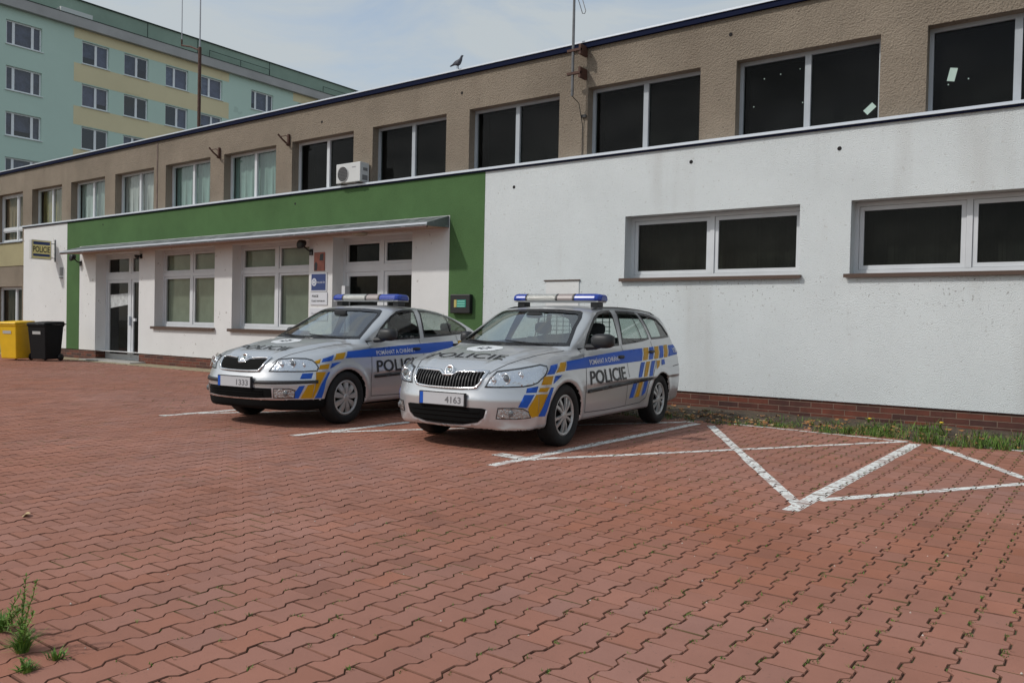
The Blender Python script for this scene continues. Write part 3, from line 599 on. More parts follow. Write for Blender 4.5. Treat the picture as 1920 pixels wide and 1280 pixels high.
o=MB().lathe([(.16,.0),(.15,-.035),(.10,-.055),(0,-.06)],lambda a,b,c:(-12.2+a,11.30+b,3.0+c),24).build('ceiling_lamp',mat('lamp_glass',(.42,.36,.27,1),.4),smooth=True); tag(o,'round shallow ceiling lamp under the canopy above the double door','lamp')
o=MB().box((-13.18,YL+.12,1.76),(-13.08,YL+.24,1.98)).build('doorbell_box',mframe); tag(o,'white doorbell box with a conduit on the jamb beside the double door','doorbell')
# conduit stays with the bell box
MB().box((-13.14,YL+.17,.4),(-13.12,YL+.19,1.755)).build('conduit',mat('conduit_grey',(.22,.18,.15,1),.6),o)
# letter box on the jamb
# air conditioner
ac=empty('air_conditioner',(-12.74,11.585,4.059),0,'white air conditioning unit with a round fan standing on the ledge','air conditioner')
mac=mat('ac_white',(.60,.61,.60,1),.45,noise=(3,.06)); b=MB(); b.box((-.36,-.14,.02),(.36,.11,.42)); b.build('casing',mac,ac,bevel=.012)
f=MB(); f.lathe([(.165,-.006),(.158,-.014),(.150,-.004),(.150,.01)],lambda u,v,c:(-.15+u,-.142+c,.20+v),28); f.build('fan_ring',mac,ac,smooth=True)
f=MB(); f.lathe([(0,0),(.150,0)],lambda u,v,c:(-.15+u,-.1415,.20+v),28); f.build('fan_opening',mblack,ac)
f=MB()
for k in range(10):
    v=-.14+.031*k; hw=math.sqrt(max(0,.148**2-v*v)); f.box((-.15-hw,-.150,.20+v-.003),(-.15+hw,-.146,.20+v+.003)); f.box((-.15+v-.003,-.153,.20-hw),(-.15+v+.003,-.151,.20+hw))
f.build('fan_grille',mat('grille_grey',(.2,.2,.2,1),.5),ac)
for q in (((.361,-.06,.25),(.366,.06,.31)),((.361,-.08,.06),(.368,.06,.16))): MB().box(*q).build('side_cover',mat('grille_grey',(.2,.2,.2,1)),ac)
f=MB(); [f.box((.12+.028*k,-.1425,.315),(.14+.028*k,-.141,.335)) for k in range(4)]; f.build('badge',mat('badge_grey',(.25,.25,.27,1),.5),ac)
f=MB(); f.box((-.28,-.13,.0),(-.22,.10,.02)); f.box((.22,-.13,0),(.28,.10,.02)); f.build('foot',mblack,ac)
# antenna mast on the facade
an=empty('wall_antenna',(-7.36,11.5,0),0,'steel antenna pole clamped to the tan wall with a loop dipole at its top','antenna')
p=MB(); p.tube([(0,0,5.05),(0,0,5.9),(.0,0,7.6)],[.024,.024,.018],8); p.build('pole',mgalv,an)
for z_ in (5.42,5.80): MB().box((-.10,-.03,z_-.02),(.16,.02,z_+.02)).box((.12,-.02,z_-.08),(.16,.20,z_+.09)).build('clamp',mrust,an)
p=MB(); p.tube([(.02,0,6.8),(.18,-.02,6.37),(.22,-.02,6.36),(.24,-.02,6.40),(.08,0,6.85)],.007,5); p.build('loop',mgalv,an)
p=MB(); p.tube([(.0,.0,5.05),(.06,.12,4.95),(.09,.2,4.6),(.09,.205,4.06)],.007,5); p.box((.07,.18,4.72),(.16,.21,4.77)); p.build('cable',mblack,an)
# tall mast behind the roof edge
ms=empty('radio_mast',(-22.47,14.2,5.9),0,'tall thin rusty mast with a whip aerial and side arm rising behind the roof edge','antenna')
p=MB(); p.tube([(0,0,-.1),(0,0,3.53)],.05,8); p.build('mast_pole',mrust,ms); p=MB(); p.tube([(0,0,3.53),(0,0,3.83),(.01,0,8.03)],[.024,.022,.014],6); p.build('whip',mat('grey_whip',(.32,.33,.36,1),.6),ms)
p=MB(); p.tube([(0,0,3.44),(-0.49,0,3.64),(-0.98,0,3.77),(-0.98,0,3.95)],.028,6); p.build('side_arm',mrust,ms); p=MB(); p.tube([(-0.98,0,3.89),(-0.99,0,7.39)],[.016,.008],6); p.build('side_whip',mat('grey_whip',(.32,.33,.36,1)),ms)
p=MB(); p.tube([(0,0,.15),(-.5,.1,-.1)],.012,5); p.build('stay',mrust,ms)
# rusty brackets
for x,z_,lab in ((-17.62,5.27,'rusty bracket on the tan wall, the one farther left'),(-14.98,5.27,'rusty bracket on the tan wall right beside the window above the canopy middle')):
    o=empty('wall_bracket',(x,YU,z_),0,lab,'bracket'); m1=MB(); m1.box((-.03,-.05,-.14),(.02,0,.12)); m1.tube([(-.13,-.22,.10),(-.06,-.14,-.02),(0,-.03,-.12)],.022,6); m1.build('hanger',mrust,o)
    m1=MB(); m1.tube([(-.10,-.2,.04),(.10,-.18,.05),(.17,-.16,.0)],.011,5); m1.tube([(-.02,-.06,-.12),(.06,-.12,-.11)],.02,5); m1.build('hook',mrust,o)
# pigeon on the roof edge: one skinned body
pg=empty('pigeon',(-9.98,11.62,5.976),0,'dark grey pigeon perched on the roof edge, facing right','bird')
me=bpy.data.meshes.new('pigeon_body'); P=[(-.19,0,.075),(-.11,0,.095),(-.04,0,.115),(.03,0,.125),(.07,0,.16),(.085,0,.205),(.10,0,.225),(.135,0,.22)]; Rr=[(.022,.006),(.03,.016),(.05,.045),(.052,.052),(.034,.034),(.022,.022),(.025,.024),(.005,.005)]
LP=[(.0,.018,.06),(.0,.02,.0),(.0,-.018,.06),(.0,-.02,.0)]
me.from_pydata(P+LP,[(0,1),(1,2),(2,3),(3,4),(4,5),(5,6),(6,7),(2,8),(8,9),(2,10),(10,11)],[]); bo=bpy.data.objects.new('pigeon_body',me); link(bo,pg)
sk=bo.modifiers.new('skin','SKIN'); 
if not me.skin_vertices: 
    pass
for i,sv in enumerate(me.skin_vertices[0].data if me.skin_vertices else []): sv.radius=Rr[i] if i<8 else (.007,.007)
su=bo.modifiers.new('sub','SUBSURF'); su.levels=2; su.render_levels=2; me.materials.append(mat('pigeon_feathers',(.07,.075,.095,1),.7,noise=(30,.35)))
# wheelie bins
def bin_(loc,rz,cm,label,lab_txt):
    o=empty('wheelie_bin',loc,rz,label,'bin','wheelie bins by the white wall'); b=MB(); 
    b.add([(-.24,-.26,.05),(.24,-.26,.05),(.24,.25,.05),(-.24,.25,.05),(-.29,-.34,.96),(.29,-.34,.96),(.29,.30,.96),(-.29,.30,.96)],[(0,3,2,1),(0,1,5,4),(1,2,6,5),(2,3,7,6),(3,0,4,7)])
    b.box((-.30,-.36,.93),(.30,.32,.985)); b.build('bin_body',cm,o,bevel=.02)
    l=MB(); l.add([(-.31,-.385,.99),(.31,-.385,.99),(.31,.34,.99),(-.31,.34,.99),(-.28,-.34,1.035),(.28,-.34,1.035),(.28,.32,1.075),(-.28,.32,1.075)],[(0,3,2,1),(4,5,6,7),(0,1,5,4),(1,2,6,5),(2,3,7,6),(3,0,4,7)]); l.build('lid',cm,o,bevel=.018)
    h=MB(); h.tube([(-.24,.33,.98),(-.24,.42,1.0),(.24,.42,1.0),(.24,.33,.98)],.016,8); h.build('handle',cm,o)
    for s in (-1,1): h=MB(); h.lathe([(0,-.02),(.09,-.022),(.1,0),(.09,.022),(0,.02)],lambda u,v,c:(s*.25+c,.24+u,.10+v),18); h.build('wheel',mblack,o,smooth=True)
    t=MB(); t.quad((-.13,-.328,.72),(.13,-.328,.72),(.13,-.334,.80),(-.13,-.334,.80)); t.build('label_strip',mat('label_white',(.5,.5,.48,1),.6),o); return o
my=mat('bin_yellow',(.86,.52,.01,1),.45,noise=(4,.06)); mbk=mat('bin_black',(.006,.0065,.008,1),.6,spec=.25,noise=(4,.1))
bin_((-23.98,9.78,-.0),R(24),my,'yellow wheelie bin standing at the far left end','');  bb=bin_((-23.25,10.22,-.0),R(22),mbk,'black wheelie bin standing right of the yellow one','')
# ================================================================ PANEL APARTMENT BLOCK (behind, left)
AX=-54.2
mmint=mat('mint_render',(.55,.70,.61,1),.9,noise=(.10,.06),bump=(9,.3,.01),speck=[(.9,.70,(.42,.54,.47,1),.5)]); mochre=mat('ochre_render',(.76,.66,.42,1),.9,noise=(.12,.09),speck=[(.7,.68,(.62,.52,.32,1),.5)])
mband=mat('cornice_grey',(.42,.41,.40,1),.85,noise=(.5,.12)); mattic=mat('attic_green',(.28,.37,.30,1),.85,noise=(.4,.12)); matticd=mat('attic_joint',(.05,.07,.06,1),.8)
AB=empty('apartment_block',(0,0,0),0,'tall mint and ochre panel apartment block behind the station, rows of white windows','building')
cols=[]; 
for base in (4.02-17.34,4.02,21.36,38.70,56.04):
    for a,b,t in ((0,2.04,3),(4.50,6.25,2),(7.28,8.99,2),(10.27,12.0,2),(13.04,14.79,2)): cols.append((base+a,base+b,t))
cols=[c for c in cols if 4<c[0]<70]
rows=[(17.63-2.755*k,19.08-2.755*k) for k in range(6)]
mb=MB(); ys=sorted(set([0,74]+[v for c in cols for v in c[:2]])); zs=sorted(set([0,19.8]+[v for r_ in rows for v in r_]))
for i in range(len(ys)-1):
    for j in range(len(zs)-1):
        cy,cz=(ys[i]+ys[i+1])/2,(zs[j]+zs[j+1])/2
        if any(c[0]<cy<c[1] for c in cols) and any(r_[0]<cz<r_[1] for r_ in rows): continue
        mb.quad((AX,ys[i],zs[j]),(AX,ys[i+1],zs[j]),(AX,ys[i+1],zs[j+1]),(AX,ys[i],zs[j+1]))
D=AX-.16
for c in cols:
    for r_ in rows:
        a,b=c[:2]; e,f=r_
        mb.quad((AX,a,e),(D,a,e),(D,a,f),(AX,a,f)); mb.quad((D,b,e),(AX,b,e),(AX,b,f),(D,b,f)); mb.quad((AX,a,f),(D,a,f),(D,b,f),(AX,b,f)); mb.quad((D,a,e),(AX,a,e),(AX,b,e),(D,b,e))
mb.quad((AX,0,0),(AX-12,0,0),(AX-12,0,19.8),(AX,0,19.8)); mb.quad((AX,74,0),(AX-12,74,0),(AX-12,74,19.8),(AX,74,19.8)); mb.quad((AX-12,0,0),(AX-12,74,0),(AX-12,74,19.8),(AX-12,0,19.8))
mb.build('facade_wall',mmint,AB)
ob=MB()
for y0,y1 in ((8.0,19.38),(25.34,36.72),(42.68,54.1),(60,71.4)):
    for z0,z1 in [(19.14,19.79)]+[(rows[k+1][1]+.05,rows[k][0]-.06) for k in range(5)]: MB().box((AX-.01,y0,z0),(AX+.006,y1,z1)).build('ochre_band',mochre,AB)
MB().box((AX-12.1,-.2,19.80),(AX+.35,74.2,20.42)).build('cornice',mband,AB)
MB().box((AX-12.12,-.22,20.421),(AX+.37,74.22,20.47)).build('cornice_cap',matticd,AB)
at_=MB(); at_.box((AX-11,-.1,20.47),(AX-1.2,74,22.02)); at_.build('attic_wall',mattic,AB); MB().box((AX-11.1,-.12,22.021),(AX-1.1,74.1,22.08)).build('attic_cap',matticd,AB)
j=MB(); [j.box((AX-1.199,y,20.6),(AX-1.185,y+.05,22.0)) for y in (30.9,41.2,51.4,22.4,34.8)]; j.build('attic_joints',matticd,AB)
MB().box((AX-1.0,24.6,20.47),(AX-.2,26.6,20.95)).build('roof_vent_box',mat('pale_box',(.6,.62,.6,1),.6),AB)
j=MB()
for y0,y1 in ((35.6,41.0),(46.5,52.0)): j.box((AX-.9,y0,21.35),(AX-.87,y1,21.39)); [j.box((AX-.9,y,20.47),(AX-.87,y+.04,21.39)) for y in (y0,(y0+y1)/2,y1)]
j.build('roof_railing',matticd,AB)
apane=glassmat('apartment_pane',(.5,.52,.58,1),1.5); acm=[mat('apt_curtain_a',(.30,.30,.40,1),.8,noise=(1.5,.35)),mat('apt_curtain_b',(.20,.21,.28,1),.8,noise=(2,.5)),mat('apt_curtain_c',(.42,.46,.56,1),.8,noise=(3,.4)),mat('apt_dark',(.03,.03,.035,1),.8)]
rr=random.Random(3)
msillw=mat('apt_sill',(.8,.8,.8,1),.6)
for c in cols:
    if not (19<c[0]<58): continue
    for ri,r_ in enumerate(rows[:4]):
        a,b,t=c; e,f=r_; X=AX-.13; fr=MB(); fw=.085
        sp=[a+(b-a)*(.22),a+(b-a)*.75] if t==3 else [a+(b-a)*(.53 if rr.random()<.7 else .40)]
        fr.box((X-.06,a,e),(X,b,e+fw)); fr.box((X-.06,a,f-fw),(X,b,f)); fr.box((X-.06,a,e+fw),(X,a+fw,f-fw)); fr.box((X-.06,b-fw,e+fw),(X,b,f-fw))
        for s in sp: fr.box((X-.055,s-.075,e+fw),(X+.005,s+.075,f-fw))
        fo=fr.build('window',mat('apt_frame',(.85,.86,.88,1),.5),AB)
        MB().quad((X-.03,a,e),(X-.03,b,e),(X-.03,b,f),(X-.03,a,f)).build('pane',apane,fo)
        xs=[a]+sp+[b]
        for i in range(len(xs)-1):
            m=acm[1] if t==3 else rr.choice(acm)
            hb=e if rr.random()<.75 else e+rr.uniform(.3,.7)
            MB().quad((X-.16,xs[i],hb),(X-.16,xs[i+1],hb),(X-.16,xs[i+1],f),(X-.16,xs[i],f)).build('curtain',m,fo)
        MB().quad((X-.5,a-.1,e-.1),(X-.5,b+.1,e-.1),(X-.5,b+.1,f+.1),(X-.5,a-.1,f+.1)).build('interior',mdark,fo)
        MB().box((AX-.15,a-.05,e-.05),(AX+.07,b+.08,e-.012)).build('window_sill',msillw,fo)
def smax(a,b,k):
    h=np.maximum(k-np.abs(a-b),0)/k
    return np.maximum(a,b)+h*h*k*.25
def smin(a,b,k): return -smax(-a,-b,k)
def body_field(x,y,z,kind):
    y=np.abs(y); est=kind=='estate'
    I=np.interp
    # lower body
    Sl=I(z,[.15,.25,.4,.55,.65,.8,.92,1.02],[.78,.835,.86,.872,.875,.862,.835,.79])
    Sl=Sl-I(x,[-.9,-.6,-.3,0,.6,2.6,3.2,3.7],[.075,.03,.01,.004,0,0,.02,.06])
    for xc in (0,2.578):
        r=np.sqrt((x-xc)**2+(z-.305)**2)
        Sl=Sl+.014*np.exp(-((r-.38)/.05)**2)
    Sl=Sl-.012*np.exp(-((z-.5)/.05)**2)*np.clip((x-.45)/.05,0,1)*np.clip((2.15-x)/.05,0,1)*0
    Sl=Sl-.010*np.exp(-((z-.865)/.03)**2)*.6
    if est:
        P=I(x,[-1,-.88,-.80,-.72,-.6,-.4,-.2,0,.15,.5,1,2,3,3.7],[.60,.72,.767,.808,.857,.912,.956,.987,1.002,1.005,.998,1.0,1.02,1.03])
    else:
        P=I(x,[-1,-.88,-.80,-.72,-.6,-.4,-.2,0,.15,.5,1,2,3,3.35,3.6,3.75],[.60,.72,.767,.805,.850,.902,.946,.980,.998,1.002,.994,.995,1.04,1.065,1.045,1.01])
    cr=I(x,[-.9,.1,.6],[.085,.085,.05]) 
    H=P-cr*np.power(np.minimum(y,.9)/.8,2.6)
    yr=I(x,[-.85,.3],[.30,.62])
    H=H+.012*np.exp(-((y-yr)/.045)**2)*np.clip((.35-x)/.2,0,1)
    Xf=I(z,[.10,.2,.3,.42,.50,.56,.62,.70,.76,.82],[-.80,-.875,-.905,-.922,-.925,-.905,-.89,-.868,-.83,-.74])
    if not est:
        Xf=I(z,[.10,.2,.3,.42,.50,.56,.62,.70,.76,.82],[-.81,-.87,-.895,-.915,-.918,-.900,-.875,-.845,-.81,-.73])
    Xf=Xf+.30*np.power(np.minimum(y,1)/.78,3.4)
    if est:
        Xr=I(z,[.15,.3,.45,.6,.75,1.0],[3.50,3.60,3.645,3.64,3.60,3.57])
    else:
        Xr=I(z,[.15,.3,.45,.6,.75,1.0,1.06],[3.50,3.60,3.645,3.64,3.60,3.59,3.60])
    Xr=Xr-.22*np.power(np.minimum(y,1)/.80,3.5)
    zb=I(x,[-1,-.75,-.45,.4,2.1,3,3.7],[.225,.20,.20,.21,.21,.24,.30])
    L=y-Sl
    L=smax(L,(z-H)*.97,.09)
    L=smax(L,(Xf-x)*.95,.07)
    L=smax(L,(x-Xr)*.97,.07)
    L=smax(L,zb-z,.05)
    # cabin
    zz=z-.97
    Sc=.795-zz*.30-.22*np.maximum(zz,0)**2
    Sc=Sc-.08*np.clip((1.2-x)/1.0,0,1.2)**2
    if est:
        Rf=I(x,[.6,.9,1.1,1.35,1.7,2.1,2.5,2.9,3.15,3.4],[1.36,1.412,1.438,1.460,1.474,1.474,1.462,1.438,1.412,1.37])
        Sc=Sc-.05*np.clip((x-2.5)/1.0,0,2)**2
        C=smax(y-Sc,(z-Rf+.035*(y/.6)**2),.085)
        xr=I(z,[.9,1.0,1.2,1.36,1.45],[3.56,3.54,3.42,3.30,3.22])-.12*(y/.6)**2
        C=smax(C,(x-xr)*.85,.07)
    else:
        Rf=I(x,[.6,.9,1.1,1.35,1.6,1.9,2.2,2.5,2.8,3.1,3.35,3.6],[1.36,1.408,1.432,1.450,1.458,1.450,1.420,1.365,1.288,1.187,1.085,.98])
        Sc=Sc-.14*np.clip((x-1.9)/1.4,0,2)**2
        C=smax(y-Sc,(z-Rf+.04*(y/.6)**2)*.95,.085)
    xw=(.15 if est else .19)+(z-.985)*(1.80 if est else 1.86)+.35*np.maximum(z-1.25,0)**2+np.interp(z,[1.0,1.3],[.13,.19])*(y/.66)**2.2
    C=smax(C,(xw-x)*.51,.05)
    C=smax(C,.6-z,.02)
    F=smin(L,C,.035)
    # wheel arches
    for xc in (0,2.578):
        r=np.sqrt((x-xc)**2+(z-.300)**2)
        S=np.maximum(r-.348,.52-y)
        F=smax(F,-S,.012)
    return F
def body_mesh(kind,h=.018):
    xs=np.arange(-1.0,3.78,h);ys=np.arange(-.96,.961,h);zs=np.arange(.1,1.56,h)
    X,Y,Z=np.meshgrid(xs,ys,zs,indexing='ij')
    F=body_field(X,Y,Z,kind).astype(np.float64)
    nx,ny,nz=F.shape
    cells=np.zeros((nx-1,ny-1,nz-1),int); acc=np.zeros((nx-1,ny-1,nz-1,3));cnt=np.zeros((nx-1,ny-1,nz-1))
    ins=F<0
    for ax in range(3):
        a=[slice(None)]*3;b=[slice(None)]*3
        a[ax]=slice(0,-1);b[ax]=slice(1,None)
        fa=F[tuple(a)];fb=F[tuple(b)];m=(fa<0)!=(fb<0)
        t=np.where(m,fa/(fa-fb+1e-20),0)
        P=np.stack([X[tuple(a)],Y[tuple(a)],Z[tuple(a)]],-1).copy(); P[...,ax]+=t*h
        o=[d for d in range(3) if d!=ax]
        for s0 in (0,1):
            for s1 in (0,1):
                src=[slice(None)]*3;dst=[slice(None)]*3
                for d,s in zip(o,(s0,s1)):
                    n=F.shape[d]
                    # edge index e along d belongs to cell e-s
                    src[d]=slice(s,n-1+s); dst[d]=slice(0,n-1)
                mm=m[tuple(src)]
                acc[tuple(dst)]+=P[tuple(src)]*mm[...,None];cnt[tuple(dst)]+=mm
    act=cnt>0
    cells[:]=-1;cells[act]=np.arange(act.sum())
    V=acc[act]/cnt[act][:,None]
    quads=[]
    for ax in range(3):
        a=[slice(1,-1)]*3;b=[slice(1,-1)]*3
        a[ax]=slice(0,-1);b[ax]=slice(1,None)
        ia=ins[tuple(a)];ib=ins[tuple(b)];m=ia!=ib
        idx=np.argwhere(m)
        off=np.ones(3,int);off[ax]=0
        base=idx+off  # grid index of edge start
        o=[(ax+1)%3,(ax+2)%3]
        def cell(d0,d1):
            c=base.copy();c[:,o[0]]-=d0;c[:,o[1]]-=d1
            return cells[c[:,0],c[:,1],c[:,2]]
        q=np.stack([cell(1,1),cell(0,1),cell(0,0),cell(1,0)],1)
        fl=ia[m]
        q[~fl]=q[~fl][:,::-1]
        quads.append(q)
    Q=np.concatenate(quads)
    # newton
    def grad(V,e=.002):
        g=np.zeros_like(V)
        for d in range(3):
            p=V.copy();p[:,d]+=e;m=V.copy();m[:,d]-=e
            g[:,d]=(body_field(*p.T,kind)-body_field(*m.T,kind))/(2*e)
        return g
    for it in range(2):
        g=grad(V);f=body_field(*V.T,kind);n2=(g*g).sum(1)+1e-9
        st=g*(f/n2)[:,None];l=np.linalg.norm(st,axis=1);st*=np.minimum(1,(h*.6)/np.maximum(l,1e-9))[:,None]
        V=V-st
    return V,Q
# ================================================================ POLICE CARS
msil=mat('silver_paint',(.60,.615,.63,1),.31,metal=.64,backdark=True,coat=.35)
mwell=mat('wheel_well_black',(.006,.006,.006,1),.9,spec=.15); mtrim=mat('black_trim',(.018,.018,.020,1),.5); mtyre=mat('tyre_rubber',(.009,.009,.009,1),.8,noise=(20,.3))
mchrome=mat('chrome',(.80,.81,.83,1),.12,metal=1); mrefl=mat('lamp_reflector',(.70,.72,.75,1),.26,metal=.9,bump=(26,.5,.02)); mlens=mat('lens_dark',(.12,.13,.14,1),.05,metal=.3,coat=1)
mclear=glassmat('clear_cover',(.96,.97,.98,1),1.45); mcarg=glassmat('car_glass',(.66,.74,.71,1),1.50); mws=glassmat('windscreen_glass',(.62,.70,.68,1),2.15)
mfrit=mat('glass_border',(.012,.012,.014,1),.25); mlb=mat('livery_blue',(.014,.095,.48,1),.45,spec=.3); mly=mat('livery_yellow',(.52,.27,.006,1),.45,spec=.3); mlk=mat('livery_black',(.012,.012,.014,1),.45)
mlw=mat('livery_white',(.72,.74,.76,1),.4); mcap=mat('hubcap_silver',(.50,.50,.49,1),.42,metal=.6,noise=(8,.12)); mint=mat('car_interior',(.022,.023,.025,1),.85); mseat=mat('seat_fabric',(.05,.052,.058,1),.9)
mbb=mat('beacon_blue',(.008,.040,.31,1),.22,coat=.25); mbw=mat('beacon_clear',(.34,.34,.31,1),.18,coat=1,bump=(60,.6,.01)); mbs=mat('beacon_grille',(.30,.25,.24,1),.4); mgap=mat('panel_gap',(.045,.046,.05,1),.7)
def offset_poly(P,d):
    P=[Vector(p) for p in P]; n=len(P); ar=sum(P[i].x*P[(i+1)%n].y-P[(i+1)%n].x*P[i].y for i in range(n)); s=1 if ar>0 else -1; out=[]
    for i in range(n):
        a=(P[i]-P[i-1]).normalized(); b=(P[(i+1)%n]-P[i]).normalized(); na=Vector((a.y,-a.x))*s; nb=Vector((b.y,-b.x))*s; m=(na+nb); 
        l=m.length; m=m/l if l>1e-6 else na; k=min(2.0,1/max(.35,m.dot(na))); out.append(P[i]+m*d*k)
    return out
def inside(p,poly):
    c=False; n=len(poly)
    for i in range(n):
        a,b=poly[i],poly[i-1]
        if (a[1]>p[1])!=(b[1]>p[1]) and p[0]<(b[0]-a[0])*(p[1]-a[1])/(b[1]-a[1]+1e-12)+a[0]: c=not c
    return c
def smooth_poly(P,it=1):
    for _ in range(it):
        Q=[]; n=len(P)
        for i in range(n):
            a,b=P[i],P[(i+1)%n]; Q.append(tuple(.8*x+.2*y for x,y in zip(a,b))); Q.append(tuple(.2*x+.8*y for x,y in zip(a,b)))
        P=Q
    return P
class Car:
    def __init__(s,root,bvh): s.root=root; s.b=bvh
    def axes(s,d):
        d=Vector(d).normalized()
        if abs(d.z)>.9: return d,Vector((1,0,0)),Vector((0,1,0))
        eu=d.cross(Vector((0,0,1))).normalized(); ev=eu.cross(d).normalized(); return d,eu,ev
    def cast(s,u,v,d,eu,ev,off):
        p,n,i,q=s.b.ray_cast(eu*u+ev*v-d*5,d)
        if p is None: return None
        if n.dot(d)>0: n=-n
        return p+n*off
    def geo(s,pts,d,off=.003,holes=(),res=.03,skirt=0,rnd=0,off_poly=0):
        d,eu,ev=s.axes(d); to2=lambda P:[(Vector(p).dot(eu),Vector(p).dot(ev)) for p in P]
        O=to2(pts); 
        if rnd: O=smooth_poly(O,rnd)
        if off_poly: O=[tuple(q) for q in offset_poly(O,off_poly)]
        H=[h if isinstance(h[0],tuple) and len(h[0])==2 else to2(h) for h in holes]
        V=[];Ed=[]
        for P in [O]+list(H):
            k0=len(V); seg=[]
            for i in range(len(P)):
                a,b=Vector(P[i]),Vector(P[(i+1)%len(P)]); k=max(1,int((b-a).length/res)); seg+=[a.lerp(b,j/k) for j in range(k)]
            V+=seg; Ed+=[(k0+i,k0+(i+1)%len(seg)) for i in range(len(seg))]
        us=[p[0] for p in O]; vs_=[p[1] for p in O]
        u=min(us)+res*.5
        while u<max(us):
            v=min(vs_)+res*.5
            while v<max(vs_):
                if inside((u,v),O) and not any(inside((u,v),h) for h in H): V.append(Vector((u,v)))
                v+=res
            u+=res
        vo,eo,fo,_,_,_=delaunay_2d_cdt(V,Ed,[],0,1e-5)
        fs=[]
        for f in fo:
            c=sum((vo[i] for i in f),Vector((0,0)))/len(f)
            if inside(c,O) and not any(inside(c,h) for h in H): fs.append(f)
        W=[s.cast(v.x,v.y,d,eu,ev,off) for v in vo]
        med=None
        fs=[f for f in fs if all(W[i] is not None for i in f) and max((W[f[a]]-W[f[a-1]]).length for a in range(len(f)))<max(.16,res*4)]
        used=sorted({i for f in fs for i in f}); mp={o:i for i,o in enumerate(used)}; vv=[tuple(W[i]) for i in used]; ff=[tuple(mp[i] for i in f) for f in fs]
        # outward orientation
        if ff:
            f=ff[0]; a,b,c=[Vector(vv[i]) for i in f[:3]]
            if (b-a).cross(c-a).dot(d)>0: ff=[g[::-1] for g in ff]
        if skirt:
            from collections import Counter
            cnt=Counter(); 
            for f in ff:
                for i in range(len(f)): cnt[(f[i],f[(i+1)%len(f)])]+=1
            bd=[e for e in cnt if (e[1],e[0]) not in cnt]; base={}
            for e in bd:
                for i in e:
                    if i not in base: base[i]=len(vv); vv.append(tuple(Vector(vv[i])+d*(skirt)))
            ff+=[(a,base[a],base[b],b) for a,b in bd]
        return vv,ff
    def panel(s,name,pts,d,m,off=.003,parent=None,sides=1,smooth=True,**kw):
        vv,ff=s.geo(pts,d,off,**kw); mb=MB().add(vv,ff); o=mb.build(name,m,parent or s.root,smooth=smooth); res=[o]
        if sides==2:
            mb=MB().add([(x,-y,z_) for x,y,z_ in vv],[f[::-1] for f in ff]); res.append(mb.build(name,m,parent or s.root,smooth=smooth))
        return res if sides==2 else o
    def strip(s,pts,w_,d):
        """polygon of a constant width ribbon around a 3D polyline seen along d"""
        d,eu,ev=s.axes(d); P=[Vector((Vector(p).dot(eu),Vector(p).dot(ev))) for p in pts]; A=[];B=[]
        for i,p in enumerate(P):
            t=(P[min(i+1,len(P)-1)]-P[max(i-1,0)]).normalized(); n_=Vector((-t.y,t.x))*w_/2; A.append(p+n_); B.append(p-n_)
        return [eu*q.x+ev*q.y for q in A+B[::-1]]
    def text(s,name,body,w_,h_,fn,d,m,off=.006,bold=0,sub=2,parent=None,cut=.03):
        vs,fs=fit_text(body,w_,h_,bold); bm=bmesh.new(); bv=[bm.verts.new((u,v,0)) for u,v in vs]
        for f in fs:
            try: bm.faces.new([bv[i] for i in f])
            except ValueError: pass
        for _ in range(sub):
            ed=[e for e in bm.edges if e.calc_length()>cut]
            if ed: bmesh.ops.subdivide_edges(bm,edges=ed,cuts=1); bmesh.ops.triangulate(bm,faces=[f for f in bm.faces if len(f.verts)>3])
        bm.verts.ensure_lookup_table(); bm.verts.index_update()
        d_,eu,ev=s.axes(d); W=[]
        for v in bm.verts:
            P=Vector(fn(v.co.x,v.co.y)); W.append(s.cast(P.dot(eu),P.dot(ev),d_,eu,ev,off))
        ff=[tuple(v.index for v in f.verts) for f in bm.faces]; bm.free(); ff=[f for f in ff if all(W[i] is not None for i in f)]
        W=[tuple(p) if p is not None else (0,0,0) for p in W]; return MB().add(W,ff).build(name,m,parent or s.root)
SIDE=(0,1,0); FRONT=(1,0,0); TOP=(0,0,-1); OBL=(.75,.66,0)
def xz(*p,y=-.86): return [(a,y,b) for a,b in p]
def yz(*p,x=-.9): return [(x,a,b) for a,b in p]
def superell(c,r,e=2.6,n=20,m=12):
    mb=MB(); vs=[]; sg=lambda v:math.copysign(abs(v)**(2/e),v)
    for i in range(m+1):
        t=-math.pi/2+math.pi*i/m
        for j in range(n):
            p=2*math.pi*j/n; vs.append((c[0]+r[0]*sg(math.cos(t))*sg(math.cos(p)),c[1]+r[1]*sg(math.cos(t))*sg(math.sin(p)),c[2]+r[2]*sg(math.sin(t))))
    return mb.add(vs,[(i*n+j,i*n+(j+1)%n,(i+1)*n+(j+1)%n,(i+1)*n+j) for i in range(m) for j in range(n)])
